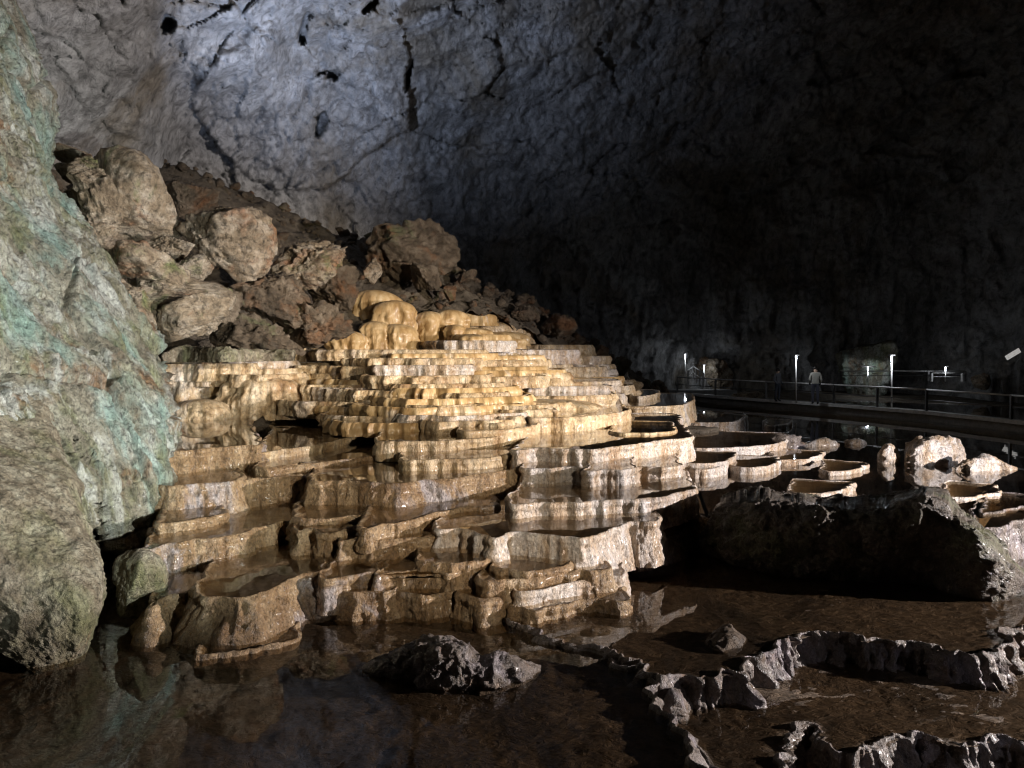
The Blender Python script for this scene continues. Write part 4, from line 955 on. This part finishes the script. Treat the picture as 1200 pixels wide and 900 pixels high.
# buttresses hanging from the dam
for i, (st, lab) in enumerate([
    ([(768, 875, 868, 0.08), (778, 880, 824, 0.3), (790, 880, 812, 0.35), (803, 878, 838, 0.3), (812, 872, 866, 0.08)], 'ochre flowstone tongue where the near rim turns'),
    ([(1060, 886, 880, 0.1), (1075, 888, 850, 0.3), (1092, 887, 856, 0.3), (1105, 884, 878, 0.1)], 'glinting lilac knob on the lowest rim'),
    ([(1125, 890, 884, 0.1), (1142, 894, 862, 0.3), (1160, 893, 868, 0.3), (1175, 888, 880, 0.1)], 'wet lilac knob further along the lowest rim, near the corner')]):
    ridge_rock('flowstone_buttress', st, LV_E - 0.35, lab, 'dam', 30 + i, 0.065, 0.018, 'flowstone', 0.0, 'buttresses of the rimstone dams')

# ------------------------------------------------------------------ walkway, railings, lamps, visitors
ZW = CZ - 2.7


def box_between(a, b, w, h):
    a, b = np.array(a, float), np.array(b, float); d = b - a; L = np.linalg.norm(d); d /= L
    up = np.array([0, 0, 1.0]) if abs(d[2]) < 0.9 else np.array([1.0, 0, 0])
    s = np.cross(d, up); s /= np.linalg.norm(s); u = np.cross(s, d)
    V = [p + s * w / 2 * i + u * h / 2 * j for p in (a, b) for i, j in ((-1, -1), (1, -1), (1, 1), (-1, 1))]
    Q = [(0, 1, 2, 3), (7, 6, 5, 4), (0, 4, 5, 1), (1, 5, 6, 2), (2, 6, 7, 3), (3, 7, 4, 0)]
    return np.array(V), np.array(Q)


def beam(name, a, b, w, h, m, parent=None):
    V, Q = box_between(a, b, w, h); me = mesh(name, V, Q)
    me.polygons.foreach_set('use_smooth', np.zeros(6, bool))
    return obj(name, me, m, parent)


def tube(a, b, r0, r1, n=12):
    a, b = np.array(a, float), np.array(b, float); d = (b - a) / np.linalg.norm(b - a)
    s = np.cross(d, [0.3, 0.9, 0.1]); s /= np.linalg.norm(s); u = np.cross(s, d)
    t = np.linspace(0, 2 * math.pi, n, endpoint=False)
    ring = np.cos(t)[:, None] * s + np.sin(t)[:, None] * u
    V = np.concatenate([a + ring * r0, b + ring * r1]); Q = grid_quads(2, n, True)
    return mesh('tube', V, Q, [np.arange(n)[::-1], np.arange(n) + n])


wp = [on(px, py, ZW) for px, py in [(1290, 505), (1191, 494.6), (1090, 484), (980, 475), (900, 469.5), (840, 465), (795, 461)]]
wp = np.array(wp)
side = np.array([0.35, 0.94, 0])


def walkway():
    t = empty('walkway', wp[3]); tag(t, 'long dark concrete walkway crossing behind the pools', 'walkway', kind='structure')
    V, Q = [], []
    for i, p in enumerate(wp):
        a, b = p + side * 0.15, p + side * 2.6
        V += [(a[0], a[1], ZW - 0.05), (b[0], b[1], ZW - 0.05), (b[0], b[1], ZW - 0.85), (a[0], a[1], ZW - 0.85)]
    n = len(wp)
    for i in range(n - 1):
        o = i * 4
        for k in range(4): Q.append((o + k, o + (k + 1) % 4, o + 4 + (k + 1) % 4, o + 4 + k))
    obj('deck', mesh('deck', V, Q, [(0, 3, 2, 1), tuple(np.array([0, 1, 2, 3]) + (n - 1) * 4)]), M['concrete'], t).data.polygons.foreach_set('use_smooth', np.zeros(4 * (n - 1) + 2, bool))
    for i in range(n - 1):
        beam('kerb', wp[i], wp[i + 1], 0.16, 0.14, M['pale_paint'], t)


walkway()


def railing(name, pts, h, label, sp=2.6, m='steel', rails=(1.0, 0.55)):
    pts = [np.array(p, float) for p in pts]
    t = empty(name, pts[0]); tag(t, label, 'railing')
    for a, b in zip(pts[:-1], pts[1:]):
        L = np.linalg.norm(b - a); n = max(1, int(round(L / sp)))
        for k in range(n + (1 if b is pts[-1] else 0)):
            p = a + (b - a) * k / n
            beam('post', p, p + (0, 0, h), 0.09, 0.09, M[m], t)
        for f in rails:
            q = np.array([0, 0, h * f])
            obj('rail', tube(a + q, b + q, 0.035 if f == 1.0 else 0.022, 0.035 if f == 1.0 else 0.022), M['pale_paint'] if f == 1.0 else M[m], t)
    return t


railing('railing', [p + np.array([0, 0.3, 0.0]) for p in wp], 0.95, 'long railing along the near edge of the walkway', 2.9)
rp = [at(px, 447, 46) for px in (985, 1045, 1131)]
railing('railing', rp, 0.62, 'dark farther railing in front of the lamp lit rock', 2.2, 'steel')
railing('railing', [at(1092, 447, 45.5), at(1127, 447, 45.5)], 0.5, 'short pale railing section catching the lamp light', 1.7, 'pale_paint')
rs_ = railing('railing', [at(806, 452, 47), at(812, 446, 48), at(824, 455, 45)], 0.9, 'pale stair handrail at the far end of the walkway', 1.2, 'pale_paint')
d0 = at(812, 457, 46.5)
ld = np.array([(-1.6, -1.0, 0), (2.4, -1.0, 0), (2.4, 1.2, 0), (-1.6, 1.2, 0), (-1.6, -1.0, -0.6), (2.4, -1.0, -0.6), (2.4, 1.2, -0.6), (-1.6, 1.2, -0.6)]) + d0
tag(obj('landing', mesh('landing', ld, [(0, 1, 2, 3), (7, 6, 5, 4), (0, 4, 5, 1), (1, 5, 6, 2), (2, 6, 7, 3), (3, 7, 4, 0)]), M['concrete']), 'lit concrete landing at the far end of the walkway', 'landing')

# rock benches in the lamp light behind the walkway
boulder('rock_outcrop', 1012, 442, 60, 90, 49, 'greenish rock face lit by a lamp behind the farther railing', 'rock', 51, 0.9, cuts=12, rough=0.12, cat='rock')
boulder('rock_outcrop', 828, 448, 56, 62, 51, 'ochre rock face lit by lamps at the far end of the walkway', 'boulder', 52, 0.9, cuts=12, rough=0.12, cat='rock')
boulder('rock_outcrop', 1148, 447, 24, 20, 46, 'small golden lit rock beyond the short pale railing', 'boulder', 53, 0.9, cuts=7, rough=0.06, cat='rock')
boulder('rock_outcrop', 876, 466, 40, 14, 41, 'low pale rock showing through the walkway railing', 'boulder', 54, 0.9, cuts=9, rough=0.08, cat='rock')
gb = np.array([at(760, 470, 43), at(1300, 520, 34), at(1330, 446, 62), at(740, 446, 62)])
tag(obj('path_bank', mesh('path_bank', gb, [(0, 1, 2, 3)]), M['soil']), 'dark bank carrying the far path', 'ground', kind='structure')


def lamp(px, ytop, ybot, Y, label, watt, hood=False):
    top = at(px, ytop, Y); bot = at(px, ybot, Y)
    t = empty('path_lamp', bot); tag(t, label, 'lamp', 'path lamps')
    obj('pole', tube(bot, top - (0, 0, 0.25), 0.035, 0.03), M['pale_paint'], t)
    obj('lamp_glass', tube(top - (0, 0, 0.25), top, 0.032, 0.04), M['led'], t)
    hd = 0.10 if not hood else 0.45
    beam('hood', top + (-hd, 0, 0.03), top + (hd, 0, 0.03), 0.24, 0.05, M['steel'], t)
    l = bpy.data.lights.new('path_lamp_light', 'POINT'); l.energy = watt; l.color = (0.85, 0.92, 1.0); l.shadow_soft_size = 0.06
    o = bpy.data.objects.new('path_lamp_light', l); COL.objects.link(o); o.location = top + np.array((0.0, -0.16, -0.12))
    return t


lamp(803, 415, 452, 47.5, 'lamp post at the far end of the walkway, by the stair handrail', 15)
lamp(825, 428, 449, 49, 'shorter lamp post in front of the ochre lit rock', 22)
lamp(933, 417, 472, 35.8, 'lamp post between the two visitors on the walkway', 30)
lamp(1045, 417, 479, 33.5, 'tallest lamp post beyond the middle of the long railing', 70)
lamp(1017, 430, 447, 47, 'hooded lamp in front of the greenish lit rock', 45, True)
lamp(1108, 430, 447, 45, 'lamp post behind the short pale railing section', 18)
sg = at(1187, 415, 42)
V, Q = box_between(sg + (-0.36, 0, -0.22), sg + (0.36, 0, 0.22), 0.06, 0.26)
me = mesh('wall_panel', V, Q); tag(obj('wall_panel', me, M['sign']), 'small tilted white panel on the dark wall at the picture edge', 'panel')


def person(px, pyfoot, z, ht, face, label, top_rgb, leg_rgb, lean=0.0):
    base = on(px, pyfoot, z)
    k = ht / 1.7
    J = {'pelvis': (0, 0, .95), 'waist': (0, 0, 1.08), 'chest': (0, .01, 1.30), 'neck': (0, .01, 1.47), 'head': (0, -.02, 1.56), 'crown': (0, -.01, 1.66),
         'hipL': (.09, 0, .90), 'kneeL': (.10, -.03, .50), 'ankL': (.10, .02, .08), 'toeL': (.11, -.13, .04),
         'hipR': (-.09, 0, .90), 'kneeR': (-.10, .02, .50), 'ankR': (-.11, .06, .08), 'toeR': (-.12, -.09, .04),
         'shL': (.18, .01, 1.40), 'elL': (.25, .03, 1.12), 'wrL': (.22, -.12, .93), 'haL': (.20, -.19, .90),
         'shR': (-.18, .01, 1.40), 'elR': (-.25, .03, 1.12), 'wrR': (-.22, -.12, .93), 'haR': (-.20, -.19, .90)}
    rad = dict(pelvis=.155, waist=.145, chest=.165, neck=.062, head=.10, crown=.085, hipL=.10, kneeL=.068, ankL=.05, toeL=.04, hipR=.10, kneeR=.068, ankR=.05, toeR=.04,
               shL=.07, elL=.052, wrL=.037, haL=.038, shR=.07, elR=.052, wrR=.037, haR=.038)
    E = [('pelvis', 'waist'), ('waist', 'chest'), ('chest', 'neck'), ('neck', 'head'), ('head', 'crown'), ('pelvis', 'hipL'), ('hipL', 'kneeL'), ('kneeL', 'ankL'), ('ankL', 'toeL'),
         ('pelvis', 'hipR'), ('hipR', 'kneeR'), ('kneeR', 'ankR'), ('ankR', 'toeR'), ('chest', 'shL'), ('shL', 'elL'), ('elL', 'wrL'), ('wrL', 'haL'), ('chest', 'shR'), ('shR', 'elR'), ('elR', 'wrR'), ('wrR', 'haR')]
    ks = list(J); me = bpy.data.meshes.new('body')
    me.from_pydata([tuple(np.array(J[a]) * k) for a in ks], [(ks.index(a), ks.index(b)) for a, b in E], [])
    o = bpy.data.objects.new('person', me); COL.objects.link(o)
    o.location = base; o.rotation_euler = (0, 0, face)
    sk = o.modifiers.new('skin', 'SKIN'); sk.use_smooth_shade = True
    sb = o.modifiers.new('sub', 'SUBSURF'); sb.levels = sb.render_levels = 2
    for i, a in enumerate(ks):
        v = me.skin_vertices[0].data[i]; v.radius = (rad[a] * k, rad[a] * k * (0.75 if a in ('pelvis', 'waist', 'chest') else 1)); v.use_root = (a == 'pelvis')
    t = NT('clothing'); oc = t.n('ShaderNodeTexCoord').outputs['Object']; z_ = t.n('ShaderNodeSeparateXYZ', Vector=oc).outputs[2]
    zz = t.n('ShaderNodeMath', dict(operation='DIVIDE'), i0=z_, i1=1.8 * k).outputs[0]
    c = t.ramp(zz, [(0.0, (0.02, 0.02, 0.02)), (0.06, leg_rgb), (0.53, top_rgb), (0.815, (0.45, 0.30, 0.22))], 'CONSTANT')
    me.materials.append(t.done(c, 0.8, [(t.noise((1, 1, 1), 30, 3), 0.3, 0.01)]))
    # hair cap
    V, T = rock_mesh((.215 * k, .235 * k, .20 * k), 77, cuts=0 or 4, rough=0.03, sub=3)
    V = V + np.array([0, .015, 1.645]) * k
    h = bpy.data.objects.new('hair', mesh('hair', V, tris=T)); COL.objects.link(h); h.parent = o; h.data.materials.append(M['hair'])
    return tag(o, label, 'person', 'visitors on the walkway')


M['hair'] = plain('dark_hair', (0.02, 0.015, 0.012), 0.6)
person(955, 474, ZW + 0.02, 1.75, 2.9, 'visitor in a pale jacket standing at the walkway railing', (0.30, 0.285, 0.25), (0.05, 0.05, 0.07))
person(911, 470.5, ZW + 0.02, 1.62, 0.6, 'visitor in dark patterned clothes walking along the walkway', (0.10, 0.10, 0.11), (0.04, 0.045, 0.06))

for o in bpy.data.objects:
    if '_base' in o: del o['_base']
